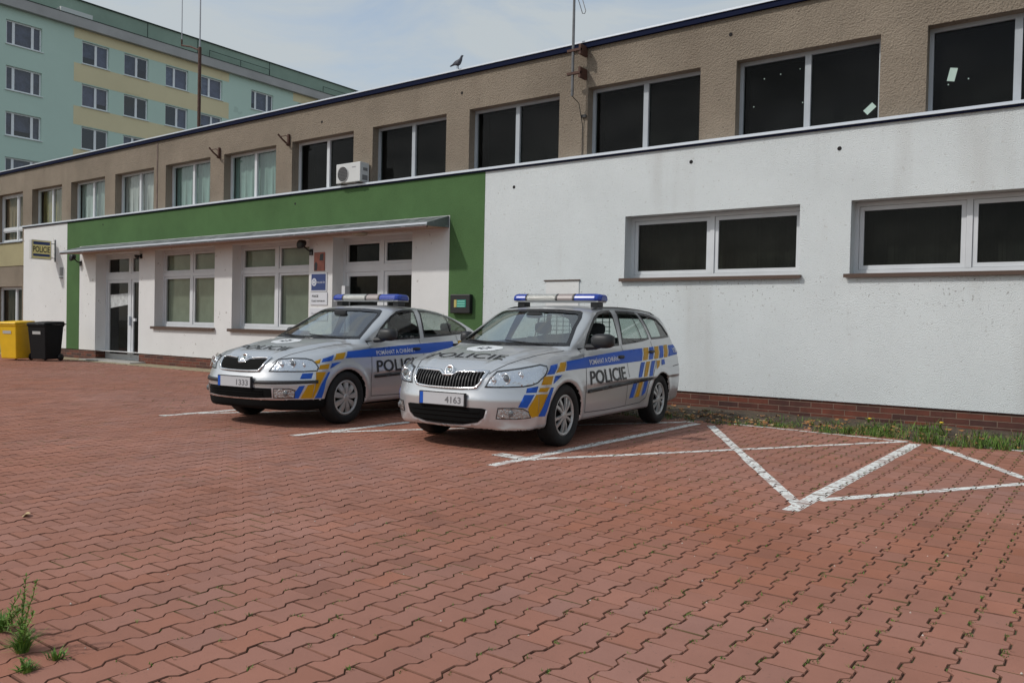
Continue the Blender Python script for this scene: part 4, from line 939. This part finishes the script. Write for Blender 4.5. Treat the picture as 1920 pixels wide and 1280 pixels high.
def wheel(root,x,side,kind,steer=0):
    o=empty_child('wheel',(x,side*.765,.315),root); o.rotation_euler=(0,0,steer)
    S=side; f=lambda a,b,c:(a,S*c,b)
    t=MB(); t.lathe([(.205,.075),(.215,.092),(.245,.103),(.285,.100),(.305,.088),(.3155,.06),(.316,.03),(.316,-.03),(.3155,-.06),(.305,-.088),(.28,-.10),(.2,-.09)],f,48); fixnormals(t.build('tyre',mtyre,o,smooth=True))
    t=MB()
    t.lathe([(.0,.04),(.20,.05),(.206,.06)],f,32); t.build('rim',mwell,o)
    c=MB(); c.lathe([(.178,.066),(.184,.080),(.196,.086),(.208,.082),(.210,.070)],f,40); c.lathe([(0,.094),(.035,.092),(.045,.084),(.05,.07)],f,20)
    ns=10 if kind=='estate' else 9
    for k in range(ns):
        a=2*math.pi*k/ns+.1; 
        if kind=='estate': a+= (.075 if k%2 else -.075)
        ca,sa=math.cos(a),math.sin(a)
        wi,wo=(.010,.015) if kind=='estate' else (.012,.029)
        wm=wi*.4+wo*.6 if kind=='estate' else .027; pts=[(.035,-wi),(.12,-wm),(.185,-wo),(.185,wo),(.12,wm),(.035,wi)]
        def q(u,v,h): return f(u*ca-v*sa,u*sa+v*ca,h)
        hs=[.086,.088,.076,.076,.088,.086]
        top=[q(u,v,h) for (u,v),h in zip(pts,hs)]; bot=[q(u*1.0,v*1.25,h-.022) for (u,v),h in zip(pts,hs)]
        c.add(top+bot,[(0,1,4,5),(1,2,3,4)]+[(i,(i+1)%6,6+(i+1)%6,6+i) for i in range(6)])
    fixnormals(c.build('hubcap',mcap,o)); return o
def empty_child(name,loc,parent):
    o=bpy.data.objects.new(name,None); COL.objects.link(o); o.location=loc; o.parent=parent; o.empty_display_size=.1; return o
def build_car(kind,pose,label,name):
    est=kind=='estate'
    X0,Y0,th=pose; root=empty(name,(X0,Y0,0),math.pi/2+th,label,'car')
    V,Q=body_mesh(kind); bvh=BVHTree.FromPolygons(V.tolist(),Q.tolist()); K=Car(root,bvh)
    if est:
        FG=[(.60,.985),(.64,1.03),(.74,1.125),(.88,1.225),(1.03,1.315),(1.17,1.366),(1.32,1.388),(1.53,1.397),(1.50,1.25),(1.47,1.10),(1.44,1.015)]
        RG=[(1.56,1.025),(1.60,1.12),(1.67,1.30),(1.70,1.397),(2.0,1.400),(2.27,1.392),(2.36,1.24),(2.40,1.12),(2.40,1.085),(2.19,1.062),(1.85,1.040)]
        QG=[(2.50,1.085),(2.50,1.12),(2.46,1.25),(2.385,1.385),(2.55,1.378),(2.76,1.360),(2.93,1.33),(3.06,1.25),(3.17,1.14),(3.17,1.112),(2.9,1.097)]
        glasses=[FG,RG,QG]
    else:
        FG=[(.60,.985),(.66,1.035),(.76,1.125),(.90,1.215),(1.04,1.29),(1.20,1.352),(1.36,1.376),(1.56,1.386),(1.56,1.25),(1.54,1.10),(1.52,1.025)]
        RG=[(1.64,1.035),(1.66,1.15),(1.69,1.30),(1.70,1.384),(1.95,1.374),(2.2,1.342),(2.45,1.292),(2.66,1.215),(2.80,1.145),(2.80,1.115),(2.6,1.085),(2.2,1.062)]
        glasses=[FG,RG]
    WS=[(.0,.93),(.30,.945),(.55,.975),(.69,1.010),(.66,1.08),(.60,1.20),(.565,1.31),(.53,1.362),(.49,1.378),(.25,1.393),(0,1.396)]
    if not est: WS=[(a,b if b<1.3 else b-.010) for a,b in WS]
    WSp=WS+[(-a,b) for a,b in WS[::-1][1:-1]]
    WSh=[(a,max(b,1.006+.012*abs(a))) for a,b in WSp]
    # body mesh with window openings
    C=V[Q].mean(1); e1=V[Q[:,1]]-V[Q[:,0]]; e2=V[Q[:,3]]-V[Q[:,0]]; nr=np.cross(e1,e2); nr/=np.linalg.norm(nr,axis=1)[:,None]+1e-9
    kill=np.zeros(len(Q),bool); mi=np.zeros(len(Q),np.int32)
    for g in glasses:
        gx=[p[0] for p in g]; gz=[p[1] for p in g]
        for i in np.where((C[:,0]>min(gx))&(C[:,0]<max(gx))&(C[:,2]>min(gz))&(C[:,2]<max(gz))&(np.abs(nr[:,1])>.35))[0]:
            if inside((C[i,0],C[i,2]),g): kill[i]=True
    for i in np.where((C[:,0]<1.15)&(C[:,0]>.08)&(C[:,2]>.98)&(nr[:,0]<-.25)&(np.abs(nr[:,1])<.65))[0]:
        if inside((C[i,1],C[i,2]),WSh): kill[i]=True
    if est:
        RW=[(.0,1.04),(.50,1.06),(.56,1.10),(.50,1.33),(.44,1.355),(0,1.36)]; RWp=RW+[(-a,b) for a,b in RW[::-1][1:-1]]
        for i in np.where((C[:,0]>3.1)&(nr[:,0]>.3)&(C[:,2]>1.04))[0]:
            if inside((C[i,1],C[i,2]),RWp): kill[i]=True
    else:
        RW=[(2.42,0),(2.43,.40),(2.50,.47),(3.10,.46),(3.27,.42),(3.30,0)]; RWp=RW+[(a,-b) for a,b in RW[::-1][1:-1]]
        for i in np.where((C[:,0]>2.4)&(C[:,0]<3.32)&(nr[:,2]>.4))[0]:
            if inside((C[i,0],C[i,1]),RWp): kill[i]=True
    for xc in (0,2.578):
        r=np.hypot(C[:,0]-xc,C[:,2]-.3); mi[(r<.352)&((np.abs(C[:,1])<.80)|(np.abs(nr[:,1])<.55))&(np.abs(C[:,1])>.45)]=1
    mi[(C[:,2]<.24)&(nr[:,2]<-.8)]=1
    if not est: mi[(C[:,2]<.318)&(C[:,0]<-.33)&(C[:,0]>-1)]=1
    q=Q[~kill]; mm=mi[~kill]
    me=bpy.data.meshes.new('body'); me.from_pydata(V.tolist(),[],q.tolist()); me.materials.append(msil); me.materials.append(mwell); me.polygons.foreach_set('material_index',mm); me.polygons.foreach_set('use_smooth',np.ones(len(q),bool)); me.update()
    link(bpy.data.objects.new('body',me),root)
    # glass
    for g,nm in zip(glasses,('front_side_window','rear_side_window','cargo_side_window')):
        P=xz(*g,y=-.7)
        if est and nm[0]=='f':   # driver's window is wound down on the left: only the other side has glass
            vv,ff=K.geo(P,SIDE,-.004,res=.05,off_poly=.004); gl=[None,MB().add([(a,-b,c) for a,b,c in vv],ff).build(nm,mcarg,root,smooth=True)]
            fr=K.panel('window_seal',P,SIDE,mfrit,.0035,sides=2,res=.03,off_poly=.014,holes=[[tuple(p) for p in offset_poly([(Vector(a).dot(K.axes(SIDE)[1]),Vector(a).dot(K.axes(SIDE)[2])) for a in P],-.013)]])
        else:
            gl=K.panel(nm,P,SIDE,mcarg,-.004,sides=2,res=.05,off_poly=.004)
            K.panel('window_seal',P,SIDE,mfrit,.0035,sides=2,res=.03,off_poly=.014,holes=[[tuple(p) for p in offset_poly([(Vector(a).dot(K.axes(SIDE)[1]),Vector(a).dot(K.axes(SIDE)[2])) for a in P],-.013)]])
    dv=[(2.17,1.075),(2.13,1.25),(2.08,1.40)] if est else [(2.33,1.085),(2.32,1.2),(2.28,1.325)]
    K.panel('window_divider',K.strip(xz(*dv,y=-.7),.028,SIDE),SIDE,mfrit,.004,sides=2)
    ax=K.axes(FRONT); W3=yz(*WSp,x=.5); h2=[tuple(p) for p in offset_poly([(Vector(a).dot(ax[1]),Vector(a).dot(ax[2])) for a in yz(*WSh,x=.5)],-.022)]
    K.panel('windscreen',yz(*WSh,x=.5),FRONT,mws,-.003,res=.06,off_poly=.002)
    K.panel('windscreen_border',yz(*WSh,x=.5),FRONT,mfrit,.003,res=.03,off_poly=.012,holes=[h2])
    if est:
        K.panel('rear_window',yz(*RWp,x=3),(-1,0,0),mcarg,-.003,res=.06,off_poly=.003); ax=K.axes((-1,0,0))
        K.panel('rear_window_border',yz(*RWp,x=3),(-1,0,0),mfrit,.003,off_poly=.02,holes=[[tuple(p) for p in offset_poly([(Vector(a).dot(ax[1]),Vector(a).dot(ax[2])) for a in yz(*RWp,x=3)],-.02)]])
    else:
        P=[(a,b,1) for a,b in RWp]; K.panel('rear_window',P,TOP,mcarg,-.003,res=.06,off_poly=.003)
        K.panel('rear_window_border',P,TOP,mfrit,.003,off_poly=.02,holes=[[tuple(p) for p in offset_poly(RWp,-.02)]])
    # wipers
    wp=MB()
    for y0,y1 in ((-.55,.02),(.02,.58)):
        pp=[]
        for t in (0,.5,1):
            y=y0+(y1-y0)*t; p=K.cast(*[Vector((0,y,1.0+.035*t)).dot(a) for a in K.axes(FRONT)[1:]],*K.axes(FRONT),.014); 
            if p: pp.append(p)
        if len(pp)>1: wp.tube(pp,.007,5)
    wp.build('wiper',mtrim,root)
    # panel gaps
    gaps=[[(.47,.985),(.445,.90),(.435,.70),(.43,.45),(.46,.30)],[(1.50,1.02),(1.51,.85),(1.52,.60),(1.52,.30)],
          [(.46,.305),(1.0,.295),(1.52,.30),(1.95,.31),(2.12,.36)]]
    gaps.append([(2.12,.36),(2.17,.50),(2.24,.62),(2.38,.74),(2.46,.88),(2.44,1.05)])
    if est: gaps.append([(3.02,.72),(3.30,.735),(3.55,.74)])
    else: gaps.append([(3.02,.70),(3.30,.71),(3.55,.715)])
    gm=MB()
    for g in gaps:
        vv,ff=K.geo(K.strip(xz(*g),.008,SIDE),SIDE,.0022,res=.04); gm.add(vv,ff); gm.add([(a,-b,c) for a,b,c in vv],[f[::-1] for f in ff])
    for g in [[(.24,.70),(.0,.655),(-.3,.60),(-.6,.52),(-.78,.44)]]:
        vv,ff=K.geo(K.strip([(a,b,1) for a,b in g],.009,TOP),TOP,.0022,res=.04); gm.add(vv,ff); gm.add([(a,-b,c) for a,b,c in vv],[f[::-1] for f in ff])
    gm.build('panel_gaps',mgap,root)
    # door mouldings, handles
    mo=[(.48,.512),(2.26,.577),(2.22,.610),(.48,.546)] if est else [(.49,.530),(2.20,.580),(2.17,.615),(.49,.568)]
    K.panel('side_moulding',xz(*mo),SIDE,mtrim,.016,sides=2,skirt=.02,res=.05)
    for hx,hz in ((1.37,.872),(2.33,.915)):
        for S in (-1,1):
            p=K.cast(*[Vector((hx,0,hz)).dot(a) for a in K.axes((0,-S,0))[1:]],*K.axes((0,-S,0)),.012)
            superell(p,(.085,.016,.019)).build('door_handle',mtrim if S<0 or True else msil,root,smooth=True)
    # livery
    if est:
        blue=[[(-.276,.822),(-.138,.837),(-.252,.740),(-.392,.737)],[(.050,.855),(.30,.872),(.50,.892),(1.0,.918),(1.6,.946),(2.11,.966),(1.965,.815),(1.5,.803),(.43,.777),(-.02,.765)],
          [(-.235,.722),(-.095,.728),(-.286,.645)],[(-.325,.612),(-.283,.612),(-.33,.53),(-.402,.337),(-.499,.339),(-.42,.47)]]
        bobl=[[(-.614,-.762,.614),(-.507,-.827,.632),(-.533,-.821,.572),(-.628,-.76,.569)],[(-.64,-.75,.553),(-.555,-.815,.553),(-.63,-.776,.428),(-.70,-.72,.436)]]
        yobl=[[(-.535,-.82,.553),(-.51,-.83,.553),(-.50,-.826,.345),(-.575,-.80,.334),(-.61,-.79,.37),(-.615,-.78,.42)]]
        yell=[[(-.083,.845),(.030,.852),(-.045,.762),(-.22,.750)],[(-.431,.722),(-.270,.724),(-.319,.642),(-.475,.643)],[(-.49,.615),(-.345,.615),(-.39,.574),(-.512,.576)],[(-.51,.555),(-.375,.552),(-.44,.44),(-.515,.338),(-.50,.345)]]
        # rear slanted bars
        for k,(x0,w_,c) in enumerate(((2.155,.15,'y'),(2.345,.14,'b'),(2.525,.14,'y'),(2.70,.14,'b'),(2.875,.14,'y'))):
            P=[(x0,.967+.02*k*.35),(x0+w_,.972+.02*k*.35),(x0+w_-.155,.822+.005*k),(x0-.155,.818+.005*k)]; (yell if c=='y' else blue).append(P)
        blue.append([(3.055,.993),(3.38,1.0),(3.36,.875),(2.90,.848)])
        for k,(x0,c) in enumerate(((1.93,'b'),(2.10,'y'),(2.27,'b'))):
            P=[(x0,.798+.005*k),(x0+.125,.800+.005*k),(x0-.045,.625),(x0-.155,.620)]; (yell if c=='y' else blue).append(P)
            P=[(x0-.235,.560),(x0-.115,.565),(x0-.21,.385),(x0-.33,.382)]
            if k==2: P=[(x0-.235,.565),(x0-.115,.568),(x0-.19,.42),(x0-.30,.385)]
            (yell if c=='y' else blue).append(P)
        yell.append([(2.44,.805),(2.56,.81),(2.50,.735),(2.40,.70)]); blue.append([(2.61,.815),(2.72,.82),(2.72,.755),(2.58,.745)])
    else:
        blue=[[(-.378,.783),(-.201,.824),(-.263,.758),(-.412,.741)],[(.035,.860),(.25,.873),(.455,.890),(1.0,.918),(1.6,.944),(2.30,.972),(2.30,.835),(1.5,.812),(.43,.787),(-.033,.783)],[(-.264,.728),(-.108,.743),(-.300,.666)],
          [(-.330,.630),(-.300,.630),(-.36,.53),(-.406,.335),(-.50,.335),(-.42,.50)]]
        yell=[[(-.485,.752),(-.40,.781),(-.433,.732),(-.469,.724)],[(-.158,.835),(-.001,.851),(-.074,.775),(-.23,.764)],[(-.434,.712),(-.302,.725),(-.325,.667),(-.46,.661)],[(-.489,.635),(-.362,.632),(-.44,.50),(-.515,.335),(-.53,.34),(-.50,.50)]]
        bobl=[[(-.62,-.744,.618),(-.519,-.815,.626),(-.546,-.813,.56),(-.655,-.742,.556)],[(-.66,-.742,.478),(-.61,-.78,.484),(-.67,-.74,.338),(-.735,-.68,.338)]]
        yobl=[[(-.58,-.797,.490),(-.505,-.83,.50),(-.53,-.81,.338),(-.645,-.745,.338)]]
        for k,(x0,c) in enumerate(((2.45,'y'),(2.62,'b'),(2.79,'y'))): (yell if c=='y' else blue).append([(x0,.975),(x0+.13,.98),(x0,.845),(x0-.13,.84)])
    for nm_,mm_,L1,L2 in (('blue_livery',mlb,blue,bobl),('yellow_livery',mly,yell,yobl)):
        for P,d in [(xz(*p),SIDE) for p in L1]+[(p,OBL) for p in L2]:
            vv,ff=K.geo(P,d,.003,res=.035); MB().add(vv,ff).build(nm_,mm_,root,smooth=True); MB().add([(a,-b,c) for a,b,c in vv],[f[::-1] for f in ff]).build(nm_,mm_,root,smooth=True)
    for S in (-1,1):
        d=(0,-S,0); sx=1 if S<0 else -1
        K.text('door_lettering','POLICIE',.90,.150,lambda u,v:(.975+u*sx,0,.680+v+.026*u*sx),d,mlk,.005,bold=.015)
        K.text('motto_lettering','POMÁHAT A CHRÁNIT',.80,.066,lambda u,v:(.935+u*sx,0,.853+v+.035*u*sx),d,mlw,.006,bold=.012)
    if est: K.text('number_lettering','158',.15,.06,lambda u,v:(3.22+u,0,.925+v),SIDE,mlw,.006,bold=.02)
    # bonnet crest and lettering
    K.text('bonnet_lettering','POLICIE',.94 if est else .82,.15,lambda u,v:(-.46+v,(.05 if est else .02)-u,1),TOP,mlk,.005,bold=.003)
    OX=-.15 if est else -.11; cr=[(OX+.15*math.cos(a)*(1+.04*math.cos(8*a)),.035+.21*math.sin(a)*(1+.04*math.cos(8*a)),1) for a in [2*math.pi*k/32 for k in range(32)]]
    cre=K.panel('bonnet_crest',cr,TOP,mlw,.004)
    st=[(OX+(.085 if k%2==0 else .045)*math.cos(2*math.pi*k/16),.035+(.10 if k%2==0 else .055)*math.sin(2*math.pi*k/16),1) for k in range(16)]
    K.panel('crest_star',st,TOP,mat('crest_grey',(.07,.08,.09,1),.5),.0065,parent=cre); K.panel('crest_centre',[(OX+.03*math.cos(a),.035+.04*math.sin(a),1) for a in [k*.628 for k in range(10)]],TOP,mlw,.008,parent=cre)
    # grille
    if est: G=[(.0,.700),(.055,.703),(.11,.735),(.375,.748),(.405,.745),(.375,.655),(.345,.618),(.19,.603),(0,.600)]
    else: G=[(.0,.712),(.05,.714),(.10,.757),(.30,.768),(.36,.764),(.335,.69),(.305,.645),(.15,.636),(0,.634)]
    Gp=G+[(-a,b) for a,b in G[::-1][1:-1]]; gr=K.panel('grille',yz(*Gp),FRONT,mwell,.006); ax=K.axes(FRONT)
    K.panel('grille_surround',yz(*Gp),FRONT,mchrome,.018,parent=gr,off_poly=.017,skirt=.015,holes=[[(Vector(a).dot(ax[1]),Vector(a).dot(ax[2])) for a in yz(*Gp)]])
    sl=MB()
    if est:
        for k in range(-11,12):
            y=k*.034; tops=[p for p in np.linspace(.60,.76,60) if inside((y,p),Gp)]
            if len(tops)>3: 
                vv,ff=K.geo(K.strip(yz((y,tops[0]+.004),(y*.985,tops[-1]-.004)),.009,FRONT),FRONT,.020,res=.03,skirt=.014); sl.add(vv,ff)
        sl.build('grille_slats',mtrim,gr)
    # badge
    p=K.cast(*[Vector((0,0,.748 if est else .762)).dot(a) for a in ax[1:]],*ax,.018); bd=MB(); f=lambda a,b,c:(p.x+.45*b-c,p.y+a,p.z+b)
    bd.lathe([(0,.004),(.036,.004),(.04,.012),(.052,.010),(.054,-.01)],f,28); bo=bd.build('badge',mchrome,gr,smooth=True)
    MB().add([f(a,b,.0065) for a,b in [(-.028,-.004),(-.005,.0),(.004,.022),(.012,.024),(.010,.006),(.026,.0),(.010,-.007),(-.006,-.012)]],[(0,1,7),(1,2,3,4),(1,4,6,7),(4,5,6)]).build('badge_mark',mat('badge_green',(.05,.10,.07,1),.4),bo)
    # head lamps
    if est:
        HL=[(-.845,-.444,.622),(-.79,-.455,.70),(-.725,-.493,.762),(-.585,-.644,.790),(-.45,-.70,.812),(-.352,-.735,.828),(-.310,-.79,.815),(-.33,-.81,.785),(-.405,-.841,.738),(-.514,-.819,.667),(-.575,-.785,.643),(-.641,-.735,.632),(-.75,-.60,.625)]
        LN=[(-.60,.70,.043),(-.50,.685,.03),(-.70,.735,.028)]
    else:
        HL=[(-.824,-.444,.639),(-.76,-.455,.71),(-.711,-.468,.768),(-.62,-.60,.782),(-.539,-.714,.780),(-.50,-.77,.765),(-.47,-.80,.73),(-.460,-.831,.685),(-.476,-.831,.651),(-.60,-.74,.643)]
        LN=[(-.54,.715,.035),(-.64,.725,.040),(-.735,.71,.024)]
    dO,eO,vO=K.axes(OBL)
    for S in (1,-1):
        mir=lambda L_:[(a,b*S,c) for a,b,c in L_]
        def build2(nm,vv,ff,m,par,sm=True): return MB().add([(a,b*S,c) for a,b,c in vv],ff if S>0 else [g[::-1] for g in ff]).build(nm,m,par,smooth=sm)
        vv,ff=K.geo(HL,OBL,.002,res=.02); hl=build2('headlight',vv,ff,mrefl,root)
        H2=[(Vector(a).dot(eO),Vector(a).dot(vO)) for a in HL]
        vv,ff=K.geo(HL,OBL,.0045,off_poly=.008,holes=[[tuple(q) for q in offset_poly(H2,-.004)]],res=.03); build2('lamp_edge',vv,ff,mtrim,hl)
        for ly,lz,lr in LN:
            pt=K.cast(*[Vector((-.6,ly,lz)).dot(a) for a in ax[1:]],*ax,.004)
            if pt is None: continue
            m_=MB(); m_.lathe([(lr*1.25,.0),(lr*1.2,.008),(lr*1.02,.006),(lr,-.001)],lambda a,b,c:(pt.x-c-.3*a*0+.0,(pt.y+a)*S,pt.z+b),24); fixnormals(m_.build('lens_ring',mchrome,hl,smooth=True))
            m_=superell((pt.x+lr*.45,pt.y*S,pt.z),(lr*.8,lr*.95,lr*.95),2); m_.build('lens',mlens if lr>.036 else mrefl,hl,smooth=True)
        vv,ff=K.geo(HL,OBL,.030,res=.03); build2('lens_cover',vv,ff,mclear,hl)
        # fog lamp
        FL=[(-.813,-.565,.424),(-.72,-.69,.425),(-.66,-.75,.418),(-.612,-.78,.390),(-.590,-.79,.335),(-.70,-.71,.325),(-.815,-.55,.327)] if est else [(-.836,-.528,.446),(-.74,-.66,.448),(-.69,-.705,.430),(-.695,-.70,.345),(-.827,-.52,.344)]
        vv,ff=K.geo(FL,OBL,.003,off_poly=.006); fg=build2('fog_lamp',vv,ff,mtrim,root); vv,ff=K.geo(FL,OBL,.006,off_poly=-.003); build2('lamp_glass',vv,ff,mat('fog_reflector',(.45,.43,.42,1),.25,metal=.8,bump=(40,.8,.03)),fg)
        pt=K.cast(*[Vector((-.6,-.66 if est else -.63,.378 if est else .395)).dot(a) for a in ax[1:]],*ax,.006); m_=superell((pt.x,pt.y*S,pt.z),(.014,.034,.034),2); m_.build('lens',mlens,fg,smooth=True)
    # lower intake, bumper
    IN=[(.0,.424),(.43,.420),(.47,.41),(.44,.33),(.38,.285),(.22,.255),(0,.247)] if est else [(.0,.450),(.50,.450),(.50,.345),(.30,.335),(0,.330)]
    INp=IN+[(-a,b) for a,b in IN[::-1][1:-1]]; it=K.panel('lower_intake',yz(*INp),FRONT,mwell,.004)
    b_=MB()
    for z_ in ((.29,.335,.38) if est else (.365,.39,.42)):
        vv,ff=K.geo(K.strip(yz((-.40 if z_>.3 else -.3,z_),(.40 if z_>.3 else .3,z_)),.010,FRONT),FRONT,.012,skirt=.008,res=.05); b_.add(vv,ff)
    b_.build('intake_bars',mwell,it)
    if est:
        lip=[(.475,.405),(.45,.325),(.385,.272),(.22,.242),(0,.234)]; lipp=lip+[(-a,b) for a,b in lip[::-1][1:]]
        K.panel('bumper_lip',K.strip(yz(*lipp),.016,FRONT),FRONT,mat('lip_silver',(.62,.63,.65,1),.35,metal=.4),.010,res=.03)
    else:
        for S in (1,-1):
            vv,ff=K.geo([(-.90,-.285,.492),(-.72,-.66,.500),(-.475,-.844,.508),(-.475,-.844,.543),(-.72,-.66,.536),(-.90,-.285,.530)],OBL,.014,skirt=.012,res=.04); MB().add([(a,b*S,c) for a,b,c in vv],ff if S>0 else [g[::-1] for g in ff]).build('bumper_moulding',mtrim,root,smooth=True)
        K.panel('bumper_lip',K.strip(yz((-.62,.327),(-.3,.322),(0,.32),(.3,.322),(.62,.327)),.012,FRONT),FRONT,mchrome,.006,res=.04)
    # number plate
    zc=.490 if est else .508; xp=-.945 if est else -.94; np_=empty_child('number_plate',(xp,0,zc),root)
    MB().box((0,-.275,-.066),(.03,.275,.066)).build('plate_frame',mtrim,np_,bevel=.004); MB().box((-.003,-.262,-.056),(0,.262,.056)).build('plate',mat('plate_white',(.52,.53,.55,1),.4),np_)
    MB().quad((-.0042,.262,-.056),(-.0042,.222,-.056),(-.0042,.222,.056),(-.0042,.262,.056)).build('blue_strip',mlb,np_)
    text_obj('plate_lettering','4163' if est else '1333',.19,.066,lambda u,v:(-.0045,-.135-u,v-.006),mat('plate_ink',(.16,.16,.17,1),.6),np_,.02)
    # mirrors
    for S in (-1,1):
        if S>0:
            superell((.74,.875,1.06) if est else (.80,.84,1.06),(.09,.07,.072),2.8).build('door_mirror',mtrim,root,smooth=True); continue
        o=superell((.60,S*.975,1.065),(.085,.130,.078),2.8).build('door_mirror',mtrim,root,smooth=True)
        MB().tube([(.56,S*.80,.995),(.58,S*.90,1.0),(.59,S*.96,1.02)],[.035,.03,.03],8).build('mirror_arm',mtrim,o); MB().quad((.688,S*.90,1.01),(.688,S*1.07,1.01),(.688,S*1.07,1.12),(.688,S*.90,1.12)).build('mirror_glass',mchrome,o)
    # light bar
    lb=empty_child('light_bar',(1.42,0,1.508),root); zr=.0
    prof=[(-.135,.012),(-.145,.035),(-.13,.072),(-.085,.094),(.085,.094),(.13,.072),(.145,.035),(.135,.012)]
    def seg(nm,y0,y1,m,taper0=0,taper1=0):
        mb=MB(); ys=[y0]+([y0+.03,y0+.07] if taper0 else [])+([y1-.07,y1-.03] if taper1 else [])+[y1]; n_=len(prof); vs=[]
        for y in ys:
            t=1.0
            if taper0 and y<y0+.07: t=.80 if y==y0 else .94
            if taper1 and y>y1-.07: t=.80 if y==y1 else .94
            vs+=[(a*(.6 if t==.80 else 1.0 if t==1 else .9),y,b*(t if b>.02 else 1)) for a,b in prof]
        fs=[(i*n_+k,i*n_+(k+1)%n_,(i+1)*n_+(k+1)%n_,(i+1)*n_+k) for i in range(len(ys)-1) for k in range(n_)]+[tuple(range(n_))[::-1],tuple((len(ys)-1)*n_+k for k in range(n_))]
        mb.add(vs,fs); o=fixnormals(mb.build(nm,m,lb)); b=o.modifiers.new('b','BEVEL'); b.width=.008; b.segments=2; return o
    seg('blue_dome',-.60,-.265,mbb,1,0); seg('speaker_section',-.245,-.035,mbs); seg('clear_section',-.015,.385,mbw); seg('blue_dome',.40,.60,mbb,0,1)
    for ya,yb_ in ((-.263,-.247),(-.033,-.017),(.387,.398)): MB().add([(a*1.01,y,b*1.01) for y in (ya,yb_) for a,b in prof],[tuple(range(8)),tuple(range(8,16))]+[(k,(k+1)%8,8+(k+1)%8,8+k) for k in range(8)]).build('separator',mtrim,lb)
    MB().box((-.12,-.57,-.006),(.12,.57,.011)).build('base_tray',mat('tray_grey',(.45,.46,.46,1),.5),lb,bevel=.003)
    for S in (-1,1):
        MB().box((-.07,S*.50-.05,-.065),(.07,S*.50+.05,-.006)).build('bar_foot',mtrim,lb,bevel=.006)
    if est:
        for S in (-1,1):
            pp=[]
            for x in np.linspace(1.15,3.05,14):
                h=K.cast(x,S*.565,*K.axes(TOP),.0); e_=.016*min(1,(x-1.15)/.15,(3.05-x)/.15); pp.append((h.x,h.y,h.z+e_))
            MB().tube(pp,.010,8).build('roof_rail',msil,root,smooth=True)
    # wheels
    for x in (0,2.578):
        for S in (-1,1): wheel(root,x,S,kind)
    MB().box((-.30,-.50,.16),(3.2,.50,.22)).build('underbody',mwell,root)
    # cabin
    iv=empty_child('cabin',(0,0,0),root)
    mb=MB(); mb.box((.35,-.70,.30),(3.3,.70,.34)); 
    for S in (-1,1): mb.box((.45,S*.76,.3),(3.2,S*.735,.985))
    mb.build('door_lining',mint,iv)
    mb=MB(); mb.prism([(.30,.72),(.30,.965),(.62,.985),(.84,.955),(.90,.88),(.86,.72)],lambda u,v,t:(u,t,v),-.72,.72); mb.build('dashboard',mint,iv,bevel=.02)
    m_=MB(); c_=Vector((1.02,-.37,.93)); a1=Vector((0,1,0)); a2=Vector((.42,0,.9)).normalized(); m_.tube([c_+(a1*math.cos(t)+a2*math.sin(t))*.185 for t in np.linspace(0,2*math.pi,25)],.014,6); m_.tube([c_-a1*.18,c_,c_+a1*.18],.02,5); m_.tube([c_,c_+Vector((-.22,0,-.05))],.03,6); m_.build('steering_wheel',mint,iv)
    def seat(x,y,w_,back,mh_=True):
        m_=MB(); m_.add([(x-.05,y-w_,.42),(x+.46,y-w_,.40),(x+.46,y+w_,.40),(x-.05,y+w_,.42),(x-.06,y-w_,.60),(x+.46,y-w_,.55),(x+.46,y+w_,.55),(x-.06,y+w_,.60)],[(0,3,2,1),(4,5,6,7),(0,1,5,4),(1,2,6,5),(2,3,7,6),(3,0,4,7)])
        m_.add([(x+.38,y-w_,.50),(x+.52,y-w_,.50),(x+.52,y+w_,.50),(x+.38,y+w_,.50),(x+.60,y-w_*.85,back),(x+.70,y-w_*.85,back),(x+.70,y+w_*.85,back),(x+.60,y+w_*.85,back)],[(0,3,2,1),(4,5,6,7),(0,1,5,4),(1,2,6,5),(2,3,7,6),(3,0,4,7)])
        o=m_.build('seat',mseat,iv,bevel=.03)
        for yy in ([y] if w_<.4 else ([] if est else [y-.42,y+.42])): superell((x+.67,yy,back+.11),(.05,.115,.075) if w_<.4 else (.04,.09,.06),3).build('headrest',mseat,o,smooth=True)
        return o
    seat(1.02,-.37,.25,1.08); seat(1.02,.37,.25,1.08); seat(1.98,0,.66,1.06)
    superell((.82,.0,1.335),(.02,.11,.035),3).build('rear_view_mirror',mint,iv,smooth=True)
    if est:
        m_=MB()
        for k in range(12): y=-.5+.0909*k; m_.box((1.78,y-.005,1.0),(1.785,y+.005,1.40))
        for k in range(8): z_=1.0+.055*k; m_.box((1.782,-.52,z_-.004),(1.787,.52,z_+.004))
        m_.build('partition_grid',mat('guard_teal',(.12,.22,.20,1),.5),iv)
        m_=MB(); m_.box((2.75,-.62,.93),(3.4,.62,.95)); m_.build('parcel_cover',mint,iv)
    else: MB().box((2.72,-.60,.99),(3.2,.60,1.01)).build('parcel_cover',mint,iv)
    return root
build_car('estate',(-5.2903,6.8614,.086),'silver police estate car parked nearest the white wall, its whole side in view','police_estate_car')
build_car('lift',(-8.165,6.515,.11),'silver police liftback car parked behind and left of the estate, near the entrance','police_liftback_car')
